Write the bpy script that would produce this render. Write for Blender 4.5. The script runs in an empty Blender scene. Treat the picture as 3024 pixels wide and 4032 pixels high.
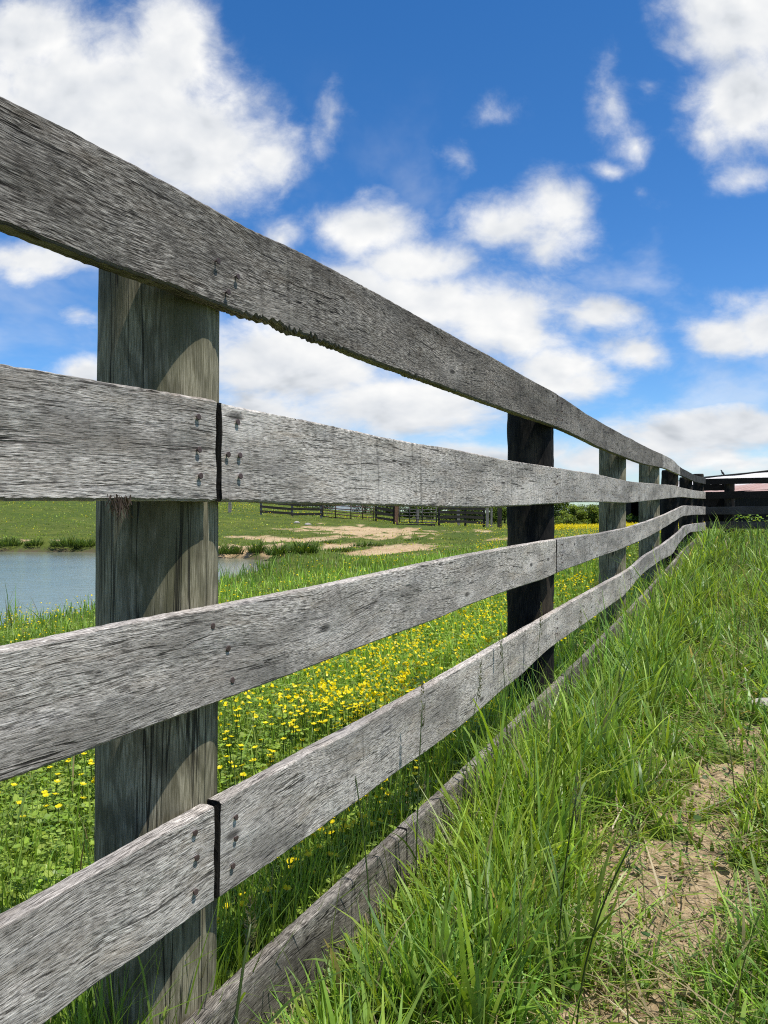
import bpy, math, random
import numpy as np

random.seed(7)
rng = np.random.default_rng(11)
SC = bpy.context.scene
COL = SC.collection
R = math.radians

# ------------------------------------------------------------------ frame of the place (metres)
CAMZ = 0.88
FA = R(25.3)                       # bearing of the board fence
DX, DY = math.sin(FA), math.cos(FA)          # along the fence
NX, NY = math.cos(FA), -math.sin(FA)         # out of its front face (towards the path and the sun)
P0 = np.array([-0.2493, 1.16])
TH = 0.028                         # board thickness
SUN_EL, SUN_AZ = R(66.5), math.atan2(NX, NY) + R(6)     # azimuth measured from +Y towards +X


def fp(s, off=0.0):
    """point on the fence line: s metres along, off metres behind the front face"""
    return P0[0] + DX * s - NX * off, P0[1] + DY * s - NY * off


def sw(x, y):
    """inverse of fp: (s, off)"""
    dx, dy = x - P0[0], y - P0[1]
    return dx * DX + dy * DY, -(dx * NX + dy * NY)


# ------------------------------------------------------------------ numpy noise
def _h(ix, iy, seed):
    n = (ix.astype(np.int64) * 374761393 + iy.astype(np.int64) * 668265263 + seed * 974634777) & 0x7fffffff
    n = ((n ^ (n >> 13)) * 1274126177) & 0x7fffffff
    n = n ^ (n >> 16)
    return (n & 0xffff) / 65535.0


def vnoise(x, y, seed=0):
    x = np.asarray(x, float); y = np.asarray(y, float)
    ix, iy = np.floor(x), np.floor(y)
    fx, fy = x - ix, y - iy
    fx, fy = fx * fx * (3 - 2 * fx), fy * fy * (3 - 2 * fy)
    ix = ix.astype(np.int64); iy = iy.astype(np.int64)
    a, b = _h(ix, iy, seed), _h(ix + 1, iy, seed)
    c, d = _h(ix, iy + 1, seed), _h(ix + 1, iy + 1, seed)
    return (a * (1 - fx) + b * fx) * (1 - fy) + (c * (1 - fx) + d * fx) * fy


def fbm(x, y, seed=0, o=4):
    t, a, s = 0, .5, 0
    for k in range(o):
        t = t + a * vnoise(np.asarray(x) * 2 ** k, np.asarray(y) * 2 ** k, seed + k); s += a; a *= .5
    return t / s


def sstep(a, b, x):
    t = np.clip((x - a) / (b - a), 0, 1)
    return t * t * (3 - 2 * t)


# ------------------------------------------------------------------ mesh helpers
def mesh(name, V, F=None, quads=None, tris=None, uv=None, col=None, mats=(), midx=None, smooth=False):
    me = bpy.data.meshes.new(name)
    V = np.asarray(V, dtype=np.float32)
    if F is not None:
        me.from_pydata(V.tolist(), [], F)
        lv = np.empty(len(me.loops), np.int32); me.loops.foreach_get('vertex_index', lv)
    else:
        q = np.asarray(quads if quads is not None else np.zeros((0, 4)), np.int32).reshape(-1, 4)
        t = np.asarray(tris if tris is not None else np.zeros((0, 3)), np.int32).reshape(-1, 3)
        lv = np.concatenate([q.ravel(), t.ravel()])
        me.vertices.add(len(V)); me.vertices.foreach_set('co', V.ravel())
        me.loops.add(len(lv)); me.loops.foreach_set('vertex_index', lv)
        st = np.concatenate([np.arange(len(q)) * 4, len(q) * 4 + np.arange(len(t)) * 3]).astype(np.int32)
        me.polygons.add(len(st)); me.polygons.foreach_set('loop_start', st)
    if uv is not None:
        u = me.uv_layers.new(name='UVMap')
        u.data.foreach_set('uv', np.asarray(uv, np.float32)[lv].ravel())
    if col is not None:
        c = me.attributes.new('col', 'FLOAT_COLOR', 'POINT')
        cc = np.ones((len(V), 4), np.float32); cc[:, :np.asarray(col).shape[1]] = col
        c.data.foreach_set('color', cc.ravel())
    for m in mats:
        me.materials.append(m)
    if midx is not None:
        me.polygons.foreach_set('material_index', np.asarray(midx, np.int32))
    me.update(calc_edges=True)
    me.validate()
    if smooth:
        me.polygons.foreach_set('use_smooth', np.ones(len(me.polygons), bool))
    return me


def link(name, me, parent=None, loc=(0, 0, 0), rot=(0, 0, 0)):
    o = bpy.data.objects.new(name, me)
    COL.objects.link(o)
    o.location = loc; o.rotation_euler = rot
    if parent is not None:
        o.parent = parent
    return o


def tag(o, label=None, cat=None, group=None, kind=None):
    if label: o['label'] = label
    if cat: o['category'] = cat
    if group: o['group'] = group
    if kind: o['kind'] = kind
    return o


def empty(name, loc, label=None, cat=None, group=None):
    o = bpy.data.objects.new(name, None)
    COL.objects.link(o); o.location = loc; o.empty_display_size = .2
    return tag(o, label, cat, group)


class MB:
    """collects simple solids into one mesh"""
    def __init__(s):
        s.V = []; s.F = []; s.UV = []; s.M = []

    def add(s, V, F, UV=None, m=0):
        b = len(s.V)
        s.V += [tuple(v) for v in V]
        s.UV += [tuple(u) for u in (UV if UV is not None else [(v[0] + v[1], v[2]) for v in V])]
        for f in F:
            s.F.append([b + i for i in f]); s.M.append(m)

    def beam(s, a, b, w, h, up=(0, 0, 1), m=0, jit=0.0, n=1):
        """box section w (sideways) x h (along up) from a to b; uv runs along the grain"""
        a = np.array(a, float); b = np.array(b, float)
        d = b - a; L = np.linalg.norm(d); d = d / L
        up = np.array(up, float); side = np.cross(d, up); side /= np.linalg.norm(side); up = np.cross(side, d)
        V = []; UV = []
        ou = random.random() * 50
        for k in range(n + 1):
            c = a + d * L * k / n
            jj = [random.uniform(-jit, jit) for _ in range(4)]
            for (sx, sz), j in zip(((-1, -1), (1, -1), (1, 1), (-1, 1)), jj):
                V.append(c + side * (w / 2 * sx) + up * (h / 2 * sz + j))
            UV += [(ou + L * k / n, 0), (ou + L * k / n, w), (ou + L * k / n, w + h), (ou + L * k / n, 2 * w + h)]
        F = [[3, 2, 1, 0], [4 * n, 4 * n + 1, 4 * n + 2, 4 * n + 3]]
        for k in range(n):
            for i in range(4):
                j = (i + 1) % 4
                F.append([4 * k + i, 4 * k + j, 4 * k + 4 + j, 4 * k + 4 + i])
        s.add(V, F, UV, m)

    def tube(s, pts, rad, seg=8, m=0, cap=True):
        pts = [np.array(p, float) for p in pts]
        if not hasattr(rad, '__len__'): rad = [rad] * len(pts)
        V = []; UV = []; F = []
        L = 0
        for k, p in enumerate(pts):
            d = pts[min(k + 1, len(pts) - 1)] - pts[max(k - 1, 0)]
            d = d / (np.linalg.norm(d) + 1e-9)
            ref = np.array([1.0, 0, 0]) if abs(d[0]) < .8 else np.array([0, 1.0, 0])
            e1 = np.cross(d, ref); e1 /= np.linalg.norm(e1); e2 = np.cross(d, e1)
            if k: L += np.linalg.norm(p - pts[k - 1])
            for i in range(seg):
                t = 2 * math.pi * i / seg
                V.append(p + rad[k] * (math.cos(t) * e1 + math.sin(t) * e2)); UV.append((L, t * rad[k]))
        for k in range(len(pts) - 1):
            for i in range(seg):
                j = (i + 1) % seg
                F.append([k * seg + i, k * seg + j, (k + 1) * seg + j, (k + 1) * seg + i])
        if cap:
            F.append(list(range(seg))[::-1]); F.append([(len(pts) - 1) * seg + i for i in range(seg)])
        s.add(V, F, UV, m)

    def mesh(s, name, mats, smooth=False):
        return mesh(name, s.V, F=s.F, uv=s.UV, mats=mats, midx=s.M, smooth=smooth)


# ------------------------------------------------------------------ node helper
class NT:
    def __init__(s, nt):
        s.t = nt; s.n = nt.nodes; s.l = nt.links

    def new(s, typ, **kw):
        nd = s.n.new(typ)
        for k, v in kw.items():
            setattr(nd, k, v)
        return nd

    def put(s, inp, v):
        if v is None: return
        if hasattr(v, 'is_linked') or isinstance(v, bpy.types.NodeSocket):
            s.l.new(v, inp)
        else:
            inp.default_value = v

    def math(s, op, a, b=None, c=None, clamp=False):
        nd = s.new('ShaderNodeMath', operation=op, use_clamp=clamp)
        for i, v in enumerate((a, b, c)):
            s.put(nd.inputs[i], v)
        return nd.outputs[0]

    def vmath(s, op, a, b=None, c=None):
        nd = s.new('ShaderNodeVectorMath', operation=op)
        for i, v in enumerate((a, b, c)):
            s.put(nd.inputs[i], v)
        return nd.outputs['Value'] if op in ('LENGTH', 'DOT_PRODUCT', 'DISTANCE') else nd.outputs[0]

    def noise(s, vec, scale=5, detail=4, rough=.55, dist=0, dim='3D', color=False):
        nd = s.new('ShaderNodeTexNoise', noise_dimensions=dim)
        s.put(nd.inputs['Vector'], vec)
        s.put(nd.inputs['Scale'], scale); s.put(nd.inputs['Detail'], detail)
        s.put(nd.inputs['Roughness'], rough); s.put(nd.inputs['Distortion'], dist)
        return nd.outputs['Color' if color else 'Fac']

    def ramp(s, fac, stops, interp='LINEAR'):
        nd = s.new('ShaderNodeValToRGB')
        cr = nd.color_ramp; cr.interpolation = interp
        while len(cr.elements) < len(stops): cr.elements.new(.5)
        for e, (p, c) in zip(cr.elements, stops):
            e.position = p
            e.color = (c, c, c, 1) if not hasattr(c, '__len__') else (*c, 1)
        s.put(nd.inputs[0], fac)
        return nd.outputs[0]

    def mix(s, fac, a, b, blend='MIX'):
        nd = s.new('ShaderNodeMix', data_type='RGBA', blend_type=blend)
        s.put(nd.inputs[0], fac)
        for i, v in ((6, a), (7, b)):
            if isinstance(v, tuple) and len(v) == 3: v = (*v, 1)
            s.put(nd.inputs[i], v)
        return nd.outputs[2]

    def comb(s, x, y, z=0.0):
        nd = s.new('ShaderNodeCombineXYZ')
        for i, v in enumerate((x, y, z)): s.put(nd.inputs[i], v)
        return nd.outputs[0]

    def sep(s, v):
        nd = s.new('ShaderNodeSeparateXYZ'); s.put(nd.inputs[0], v)
        return nd.outputs

    def smooth(s, v, lo, hi, a=0.0, b=1.0):
        nd = s.new('ShaderNodeMapRange', interpolation_type='SMOOTHSTEP')
        for i, x in enumerate((v, lo, hi, a, b)): s.put(nd.inputs[i], x)
        return nd.outputs[0]

    def bump(s, h, strength, dist, normal=None):
        nd = s.new('ShaderNodeBump')
        nd.inputs['Strength'].default_value = strength; nd.inputs['Distance'].default_value = dist
        s.put(nd.inputs['Height'], h)
        if normal is not None: s.put(nd.inputs['Normal'], normal)
        return nd.outputs[0]


def material(name):
    m = bpy.data.materials.new(name); m.use_nodes = True
    m.node_tree.nodes.clear()
    t = NT(m.node_tree)
    out = t.new('ShaderNodeOutputMaterial')
    return m, t, out


def principled(t, out, color, rough=.8, normal=None, spec=.3, metal=0.0, **kw):
    p = t.new('ShaderNodeBsdfPrincipled')
    if isinstance(color, tuple) and len(color) == 3: color = (*color, 1)
    t.put(p.inputs['Base Color'], color); t.put(p.inputs['Roughness'], rough)
    t.put(p.inputs['Specular IOR Level'], spec); t.put(p.inputs['Metallic'], metal)
    if normal is not None: t.put(p.inputs['Normal'], normal)
    t.l.new(p.outputs[0], out.inputs[0])
    return p


# ------------------------------------------------------------------ wood
def board_wood(name, dark, mid, light, far=False, stain=1.0):
    m, t, out = material(name)
    uv = t.new('ShaderNodeUVMap'); uv.uv_map = 'UVMap'
    u, v, _ = t.sep(uv.outputs[0])
    # slow meander of the grain, and its flow round knots
    w1 = t.noise(t.comb(t.math('MULTIPLY', u, 2.2), t.math('MULTIPLY', v, 5.0)), 1, 3, .5)
    w2 = t.noise(t.comb(t.math('MULTIPLY', u, 9.0), t.math('MULTIPLY', v, 14.0), 7.3), 1, 2, .5)
    vw = t.math('ADD', v, t.math('MULTIPLY', t.math('SUBTRACT', w1, .5), .034))
    vw = t.math('ADD', vw, t.math('MULTIPLY', t.math('SUBTRACT', w2, .5), .002))
    vo = t.new('ShaderNodeTexVoronoi', voronoi_dimensions='2D')
    vo.inputs['Scale'].default_value = 1.0; vo.inputs['Randomness'].default_value = 1.0
    t.l.new(t.comb(t.math('MULTIPLY', u, 1.35), t.math('MULTIPLY', v, 4.1)), vo.inputs['Vector'])
    d = vo.outputs['Distance']
    near = t.smooth(d, .02, .5, 1, 0)
    vw = t.math('ADD', vw, t.math('MULTIPLY', near, .020))
    knot = t.smooth(d, .012, .040, 1, 0)
    halo = t.smooth(d, .03, .17, 1, 0)
    # fibres
    f1 = t.noise(t.comb(t.math('MULTIPLY', u, 42), t.math('MULTIPLY', vw, 560)), 1, 4, .62)
    f2 = t.noise(t.comb(t.math('MULTIPLY', u, 90), t.math('MULTIPLY', vw, 1100), 3.1), 1, 3, .6)
    fib = t.math('ADD', t.math('MULTIPLY', f1, .62), t.math('MULTIPLY', f2, .38))
    cr = t.noise(t.comb(t.math('MULTIPLY', u, 7), t.math('MULTIPLY', vw, 230), 9.7), 1, 4, .65)
    crack = t.smooth(cr, .35, .40, 1, 0)
    lc = t.math('ABSOLUTE', t.math('SUBTRACT', t.noise(t.comb(t.math('MULTIPLY', u, 1.6), t.math('MULTIPLY', vw, 34), 44), 1, 3, .5), .5))
    lcm = t.noise(t.comb(t.math('MULTIPLY', u, 2.6), t.math('MULTIPLY', v, 20), 15), 1, 2, .5)
    split = t.math('MULTIPLY', t.smooth(lc, .003, .010, 1, 0), t.smooth(lcm, .57, .63))
    cr2 = t.noise(t.comb(t.math('MULTIPLY', u, 34), t.math('MULTIPLY', vw, 430), 19.7), 1, 3, .6)
    crack2 = t.smooth(cr2, .37, .42, 1, 0)
    saw = t.noise(t.comb(t.math('ADD', t.math('MULTIPLY', u, 62), t.math('MULTIPLY', v, 6)), t.math('MULTIPLY', v, 3), 2.2), 1, 3, .6)
    sawm = t.noise(t.comb(t.math('MULTIPLY', u, 3), t.math('MULTIPLY', v, 4), 5.5), 1, 2, .5)
    sawd = t.math('MULTIPLY', t.smooth(saw, .50, .68), t.smooth(sawm, .38, .58))
    bl = t.noise(t.comb(t.math('MULTIPLY', u, 4.5), t.math('MULTIPLY', vw, 13), 1.7), 1, 4, .6)
    bl2 = t.noise(t.comb(t.math('MULTIPLY', u, 1.6), t.math('MULTIPLY', v, 7), 11.7), 1, 3, .55)
    # colour
    base = t.ramp(fib, [(.40, dark), (.468, mid), (.53, tuple(.6 * a + .4 * b for a, b in zip(mid, light))), (.60, light)])
    tint = t.noise(t.comb(t.math('MULTIPLY', u, 6), t.math('MULTIPLY', vw, 30), 31), 1, 3, .6)
    base = t.mix(t.smooth(tint, .5, .72, 0, .38), base, tuple(a * b for a, b in zip(mid, (1.12, .97, .80))))
    base = t.mix(t.smooth(tint, .30, .48, .3, 0), base, tuple(a * b for a, b in zip(mid, (.86, .93, 1.06))))
    base = t.mix(t.math('MULTIPLY', t.smooth(bl, .46, .68), .55 * stain), base, tuple(c * .46 for c in mid))
    base = t.mix(t.math('MULTIPLY', t.smooth(bl2, .48, .64), .50 * stain), base, tuple(c * .5 for c in mid))
    base = t.mix(t.math('MULTIPLY', t.smooth(bl2, .28, .44, 1, 0), .35), base, light)
    tone = t.noise(t.comb(t.math('MULTIPLY', u, .11), 3.3), 1, 1, .5)
    base = t.mix(1.0, base, t.ramp(tone, [(.35, (.84, .83, .82)), (.5, (.98, .965, .94)), (.65, (1.07, 1.04, .99))]), 'MULTIPLY')
    base = t.mix(t.math('MULTIPLY', sawd, .40 * stain), base, dark)
    base = t.mix(t.math('MULTIPLY', crack, .78), base, tuple(c * .35 for c in dark))
    base = t.mix(t.math('MULTIPLY', crack2, .6), base, tuple(c * .5 for c in dark))
    base = t.mix(t.math('MULTIPLY', split, .9), base, tuple(c * .25 for c in dark))
    base = t.mix(t.math('MULTIPLY', halo, .22), base, light)
    base = t.mix(t.math('MULTIPLY', knot, .8), base, tuple(c * .45 for c in dark))
    h = t.math('SUBTRACT', fib, t.math('MULTIPLY', crack, .35))
    h = t.math('SUBTRACT', h, t.math('MULTIPLY', crack2, .3))
    h = t.math('SUBTRACT', h, t.math('MULTIPLY', sawd, .12))
    h = t.math('SUBTRACT', h, t.math('MULTIPLY', split, .8))
    nrm = t.bump(h, .85, .0018)
    nrm = t.bump(w2, .15, .003, nrm)
    principled(t, out, base, .88, nrm, .12)
    return m


def post_wood(name, cols, cracks=.8, green=.5):
    """uv: u around the post in metres, v along it"""
    m, t, out = material(name)
    uv = t.new('ShaderNodeUVMap'); uv.uv_map = 'UVMap'
    u, v, _ = t.sep(uv.outputs[0])
    lo = t.noise(t.comb(t.math('MULTIPLY', u, 11), t.math('MULTIPLY', v, 2.4)), 1, 2, .5)
    ring = t.math('SINE', t.math('MULTIPLY', lo, 62))
    ringm = t.smooth(ring, -.2, .9)
    ub = t.math('ADD', u, t.math('MULTIPLY', t.math('SUBTRACT', t.noise(t.comb(t.math('MULTIPLY', u, 4), t.math('MULTIPLY', v, 1.3), 4), 1, 2, .5), .5), .02))
    f = t.noise(t.comb(t.math('MULTIPLY', ub, 420), t.math('MULTIPLY', v, 22)), 1, 5, .68)
    ck = t.noise(t.comb(t.math('MULTIPLY', ub, 62), t.math('MULTIPLY', v, 1.3), 8), 1, 2, .5)
    ckl = t.math('ABSOLUTE', t.math('SUBTRACT', ck, .5))
    crack = t.math('MULTIPLY', t.smooth(ckl, .006, .022, 1, 0), t.smooth(t.noise(t.comb(t.math('MULTIPLY', u, 20), t.math('MULTIPLY', v, 1.6), 3), 1, 2, .5), .44, .52))
    bl = t.noise(t.comb(t.math('MULTIPLY', u, 9), t.math('MULTIPLY', v, 3), 5), 1, 4, .6)
    c = t.mix(t.smooth(f, .35, .68), cols[0], cols[1])
    c = t.mix(t.math('MULTIPLY', ringm, .46), c, cols[2])
    big = t.noise(t.comb(t.math('MULTIPLY', u, 5), t.math('MULTIPLY', v, 4.5), 21), 1, 4, .6)
    c = t.mix(t.smooth(big, .50, .66, 0, .6), c, cols[2])
    c = t.mix(t.math('MULTIPLY', t.smooth(bl, .5, .66), green), c, cols[3])
    c = t.mix(t.math('MULTIPLY', crack, cracks), c, (.012, .011, .009))
    h = t.math('SUBTRACT', t.math('MULTIPLY', f, .5), crack)
    principled(t, out, c, .85, t.bump(h, .8, .004), .15)
    return m


M = {}
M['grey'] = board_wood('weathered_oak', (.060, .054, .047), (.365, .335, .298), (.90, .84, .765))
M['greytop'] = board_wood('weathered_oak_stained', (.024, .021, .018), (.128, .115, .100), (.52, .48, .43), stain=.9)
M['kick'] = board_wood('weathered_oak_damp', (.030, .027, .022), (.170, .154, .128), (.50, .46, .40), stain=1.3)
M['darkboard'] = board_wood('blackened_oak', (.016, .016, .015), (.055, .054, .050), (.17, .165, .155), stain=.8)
M['blackboard'] = board_wood('black_painted_board', (.004, .004, .004), (.011, .010, .0095), (.034, .032, .030), stain=.5)
M['fadedblack'] = board_wood('faded_black_board', (.008, .008, .008), (.034, .034, .035), (.11, .11, .112), stain=.5)
M['end_shade'] = board_wood('end_grain_gap_shade', (.006, .006, .005), (.022, .020, .017), (.08, .072, .06), stain=.6)  # end faces near black: shade of the joint gaps put into the colour
M['post'] = post_wood('treated_pine', [(.152, .137, .082), (.375, .340, .240), (.064, .058, .034), (.088, .086, .044)], green=.65)
M['tar'] = post_wood('tarred_post', [(.003, .003, .003), (.030, .026, .022), (.006, .006, .006), (.105, .080, .052)], green=.55)
M['farpost'] = post_wood('grey_far_post', [(.16, .15, .13), (.34, .32, .28), (.13, .12, .10), (.2, .19, .15)])
M['farboard'] = board_wood('dark_brown_board', (.010, .009, .008), (.034, .031, .026), (.095, .088, .078), stain=.6)


def simple(name, color, rough=.8, spec=.3, metal=0.0, nscale=None, c2=None, bump=0.0):
    m, t, out = material(name)
    n = None; c = color
    if nscale:
        g = t.new('ShaderNodeTexCoord')
        f = t.noise(g.outputs['Object'], nscale, 5, .6)
        c = t.mix(t.smooth(f, .38, .62), color, c2 or tuple(x * .5 for x in color))
        if bump: n = t.bump(f, .6, bump)
    principled(t, out, c, rough, n, spec, metal)
    return m


M['nail'] = simple('rusty_nail', (.085, .055, .048), .6, .4, 0, 900, (.05, .032, .028), .0005)
M['rust'] = simple('rusty_pipe', (.11, .065, .045), .75, .3, 0, 14, (.05, .035, .03))
M['greypipe'] = simple('dark_grey_pipe', (.085, .085, .08), .7, .3, 0, 10, (.06, .045, .035))
M['rustpost'] = simple('orange_brown_post', (.25, .13, .07), .8, .2, 0, 8, (.13, .08, .055))
M['stone'] = simple('pale_stone', (.46, .43, .38), .85, .2, 0, 9, (.30, .27, .23), .02)
M['bird'] = simple('black_plumage', (.010, .010, .012), .6, .4, 0, 30, (.02, .02, .025))
M['white'] = simple('white_siding', (.66, .67, .68), .7, .3, 0, 2, (.56, .57, .58))
M['glass'] = simple('window_glass', (.03, .035, .04), .1, .5, 0, 3, (.05, .055, .06))
M['slate'] = simple('grey_shingle', (.13, .13, .14), .8, .2, 0, 6, (.08, .08, .085))


def leafmat(name, trans=.42, rough=.42, spec=.5):
    """foliage: colour per vertex, light passing through the blade"""
    m, t, out = material(name)
    a = t.new('ShaderNodeAttribute'); a.attribute_name = 'col'
    geo = t.new('ShaderNodeTexCoord')
    nz = t.noise(geo.outputs['Object'], 40, 2, .5)
    c = t.mix(1.0, a.outputs['Color'], t.ramp(nz, [(.3, .78), (.7, 1.15)]), 'MULTIPLY')
    p = t.new('ShaderNodeBsdfPrincipled')
    t.put(p.inputs['Base Color'], c); p.inputs['Roughness'].default_value = rough
    p.inputs['Specular IOR Level'].default_value = spec
    tr = t.new('ShaderNodeBsdfTranslucent')
    t.put(tr.inputs['Color'], t.mix(1.0, c, (1.35, 1.25, .55), 'MULTIPLY'))
    mx = t.new('ShaderNodeMixShader'); mx.inputs[0].default_value = trans
    t.l.new(p.outputs[0], mx.inputs[1]); t.l.new(tr.outputs[0], mx.inputs[2])
    t.l.new(mx.outputs[0], out.inputs[0])
    return m


M['leaf'] = leafmat('grass_blade')
M['tree'] = leafmat('tree_leaf', .35, .6, .2)
M['petal'] = leafmat('yellow_petal', .35, .4, .4)
M['bark'] = simple('bark', (.10, .085, .07), .9, .1, 0, 12, (.05, .043, .035), .01)


# ------------------------------------------------------------------ terrain
POND = np.array([(-2.75, 21.5), (-3.2, 17.2), (-3.35, 14.6), (-3.9, 11.6), (-4.5, 10.0), (-5.6, 8.4), (-8, 7.4), (-13, 7.2), (-21, 10),
                 (-27, 17), (-26, 25), (-19, 28.2), (-14, 27.9), (-10.5, 27.4), (-7.5, 25.6), (-5.2, 23.9), (-3.6, 23.2)])
WATER_Z = -0.55


def pond_sd(x, y):
    """signed distance to the pond outline (negative inside)"""
    x = np.asarray(x, float); y = np.asarray(y, float)
    wob = (fbm(x * .45, y * .45, 71, 3) - .5) * 1.3
    d = np.full(x.shape, 1e9); ins = np.zeros(x.shape, bool)
    n = len(POND)
    for i in range(n):
        a = POND[i]; b = POND[(i + 1) % n]
        ex, ey = b - a
        t = np.clip(((x - a[0]) * ex + (y - a[1]) * ey) / (ex * ex + ey * ey), 0, 1)
        d = np.minimum(d, np.hypot(x - a[0] - t * ex, y - a[1] - t * ey))
        c = ((a[1] > y) != (b[1] > y)) & (x < (b[0] - a[0]) * (y - a[1]) / ((b[1] - a[1]) + 1e-12) + a[0])
        ins ^= c
    return np.where(ins, -d, d) + wob * np.clip(d / 3, .15, 1)


FENCE_G = ([-6, 0, 1.3, 2.3, 4.6, 6.3, 8.6, 11.8, 15, 22], [-.02, -.012, -.008, .008, .062, .122, .212, .31, .37, .4])
_cp = []
for s_ in (-5, -2.5, -1, 0, 1.2, 2.3, 3.5, 4.6, 6.3, 8.6, 11.8, 15):
    g = float(np.interp(s_, *FENCE_G))
    for off, dz in ((0, 0), (.9, -.03), (2.0, -.10), (-.9, -.015), (-1.9, .0), (-4, .02)):
        _cp.append((*fp(s_, off), g + dz))
_cp += [(8.1, 54, -.26), (3.8, 54, -.05), (.85, 54, .0), (-.65, 54, .25), (-4.4, 54, .44), (-8.6, 54, .65), (-10.8, 54, .85),
        (-25, 54, 2.3), (-40, 50, 3.2), (12, 54, -.3), (15, 70, -.65), (23, 50, .0), (23, 75, .0), (31, 60, .2), (-1, 44, -.1),
        (-8, 40, .1), (-15, 40, .6), (-25, 36, .9), (0, 33, -.3), (3, 26, -.25), (2, 18, -.22), (-1, 13, -.3), (7, 30, -.1), (10, 40, -.15),
        (-60, 110, 4.5), (-20, 110, 2.6), (0, 110, .5), (20, 110, -.9), (45, 100, .2), (0, -12, 0), (12, -8, .1), (-12, -6, -.25),
        (14, 8, .25), (15, 22, .35), (9.5, 17, .36), (-32, 14, .1), (-34, 28, .4), (-4, 3, -.22), (-7, 4.5, -.32), (-1.5, 7, -.2), (1, 10, -.1)]
_cp = np.array(_cp)


def _tps(r):
    return np.where(r > 1e-9, r * r * np.log(r + 1e-12), 0)


_n = len(_cp)
_K = _tps(np.hypot(_cp[:, None, 0] - _cp[None, :, 0], _cp[:, None, 1] - _cp[None, :, 1])) + np.eye(_n) * .02
_A = np.zeros((_n + 3, _n + 3)); _A[:_n, :_n] = _K
_A[:_n, _n] = 1; _A[:_n, _n + 1:] = _cp[:, :2]; _A[_n:, :_n] = _A[:_n, _n:].T
_W = np.linalg.solve(_A, np.concatenate([_cp[:, 2], np.zeros(3)]))


def ground_raw(x, y):
    x = np.asarray(x, float); y = np.asarray(y, float)
    r = np.hypot(x, y); k = np.minimum(1, 105 / np.maximum(r, 1e-6))
    xc, yc = x * k, y * k
    out = np.full(x.shape, _W[_n]) + _W[_n + 1] * xc + _W[_n + 2] * yc
    for i in range(_n):
        out = out + _W[i] * _tps(np.hypot(xc - _cp[i, 0], yc - _cp[i, 1]))
    return np.clip(out, -1.2, 5)


def sand_mask(x, y):
    """eroded bare bank beyond the pond"""
    b = np.zeros(np.shape(x))
    for cx, cy, rx, ry, a in ((-1.2, 24.6, 2.3, 1.5, 1.0), (-4.3, 27.2, 2.6, 1.5, .95), (.6, 44, 5.6, 3.4, 1.05), (-4.6, 33, 3.0, 2.0, .8),
                              (1.2, 27.5, 1.4, 1.6, .85), (-9.0, 28.6, 1.6, .8, .8), (-1.0, 35, 2.6, 2.6, .75), (-12.5, 29.2, 1.8, .7, .75), (3.6, 38, 1.6, 2.2, .6),
                              (4.5, 30.5, 1.0, 1.5, .6), (-3.6, 25.4, 2.2, 2.6, .9), (-6.6, 27.2, 1.5, 1.3, .8), (.2, 25.6, 1.6, 3.0, .85), (-1.6, 29.5, 2.4, 2.6, .85), (-.5, 41, 4.5, 4.0, .95), (-9.5, 28.3, 1.0, 1.2, .85), (-12, 28.8, 1.1, .9, .8), (-14.8, 29.0, 1.0, .9, .8), (-5.4, 25.4, 1.2, 1.4, .95), (-7.6, 26.8, .8, 1.0, .85)):
        b = np.maximum(b, a * np.clip(1.25 - np.hypot((x - cx) / rx, (y - cy) / ry), 0, 1))
    n = fbm(x * .9, y * .9, 33, 4)
    n2 = fbm(x * 2.3 + y * .4, y * 2.3, 37, 4)
    return sstep(.20, .46, b * .66 + (n - .5) * 1.15 + (n2 - .5) * .75 + .04) * (b > .02)


def dirt_mask(x, y):
    """trodden path on the near side of the fence, more bare soil below the boards"""
    s, o = sw(x, y)
    c = np.interp(s, [-1, .2, .6, 1.1, 2.2, 4], [-.48, -.48, -.52, -.58, -.68, -.8]) + .08 * (vnoise(s * 1.7, s * 0 + 2.2, 5) - .5)
    wdt = np.interp(s, [-1, .3, 1.2, 1.7, 2.2, 2.8], [.20, .20, .17, .09, .12, .06]) * (.75 + .5 * vnoise(s * 2, s * 0 + .7, 8))
    b = np.clip(1.35 - .8 * np.abs(o - c) / wdt, 0, 1) * sstep(3.2, 2.2, s)
    n = fbm(x * 6.5, y * 6.5, 21, 5)
    a = sstep(.30, .66, b * .74 + (n - .5) * 1.9) * (b > .02)
    k = np.exp(-((o - .16) / .14) ** 2) * sstep(.50, .62, fbm(x * 2.2, y * 2.2, 27, 3)) * .9
    return np.maximum(a, k)


def ground(x, y):
    z = ground_raw(x, y)
    d = pond_sd(x, y)
    far = sstep(16, 22, np.asarray(y, float))
    lip = .50 * far + .05                                 # cut bank on the far side
    shore = WATER_Z + .02 + np.clip(d, -3, 0) * .22
    f = sstep(.0, 2.6, d)
    out = np.where(d < 0, shore, np.minimum(shore + lip * sstep(0, .7, d), 9) * (1 - f) + z * f)
    r = np.hypot(x, y)
    out = out + (fbm(np.asarray(x) * .8, np.asarray(y) * .8, 3, 3) - .5) * .10 * sstep(1.5, 9, r)
    out = out + (fbm(np.asarray(x) * .33, np.asarray(y) * .33, 4, 3) - .5) * .45 * sstep(18, 26, np.asarray(y, float)) * sstep(60, 45, np.asarray(y, float)) * sstep(0, 1.5, d)
    sm = sand_mask(x, y)
    out = out - .10 * sm + sm * (fbm(np.asarray(x) * 1.3, np.asarray(y) * 1.3, 44, 4) - .5) * .34
    dm = dirt_mask(x, y)
    out = out - .018 * dm + dm * (fbm(np.asarray(x) * 16, np.asarray(y) * 16, 9, 4) - .5) * .035
    return out


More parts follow.
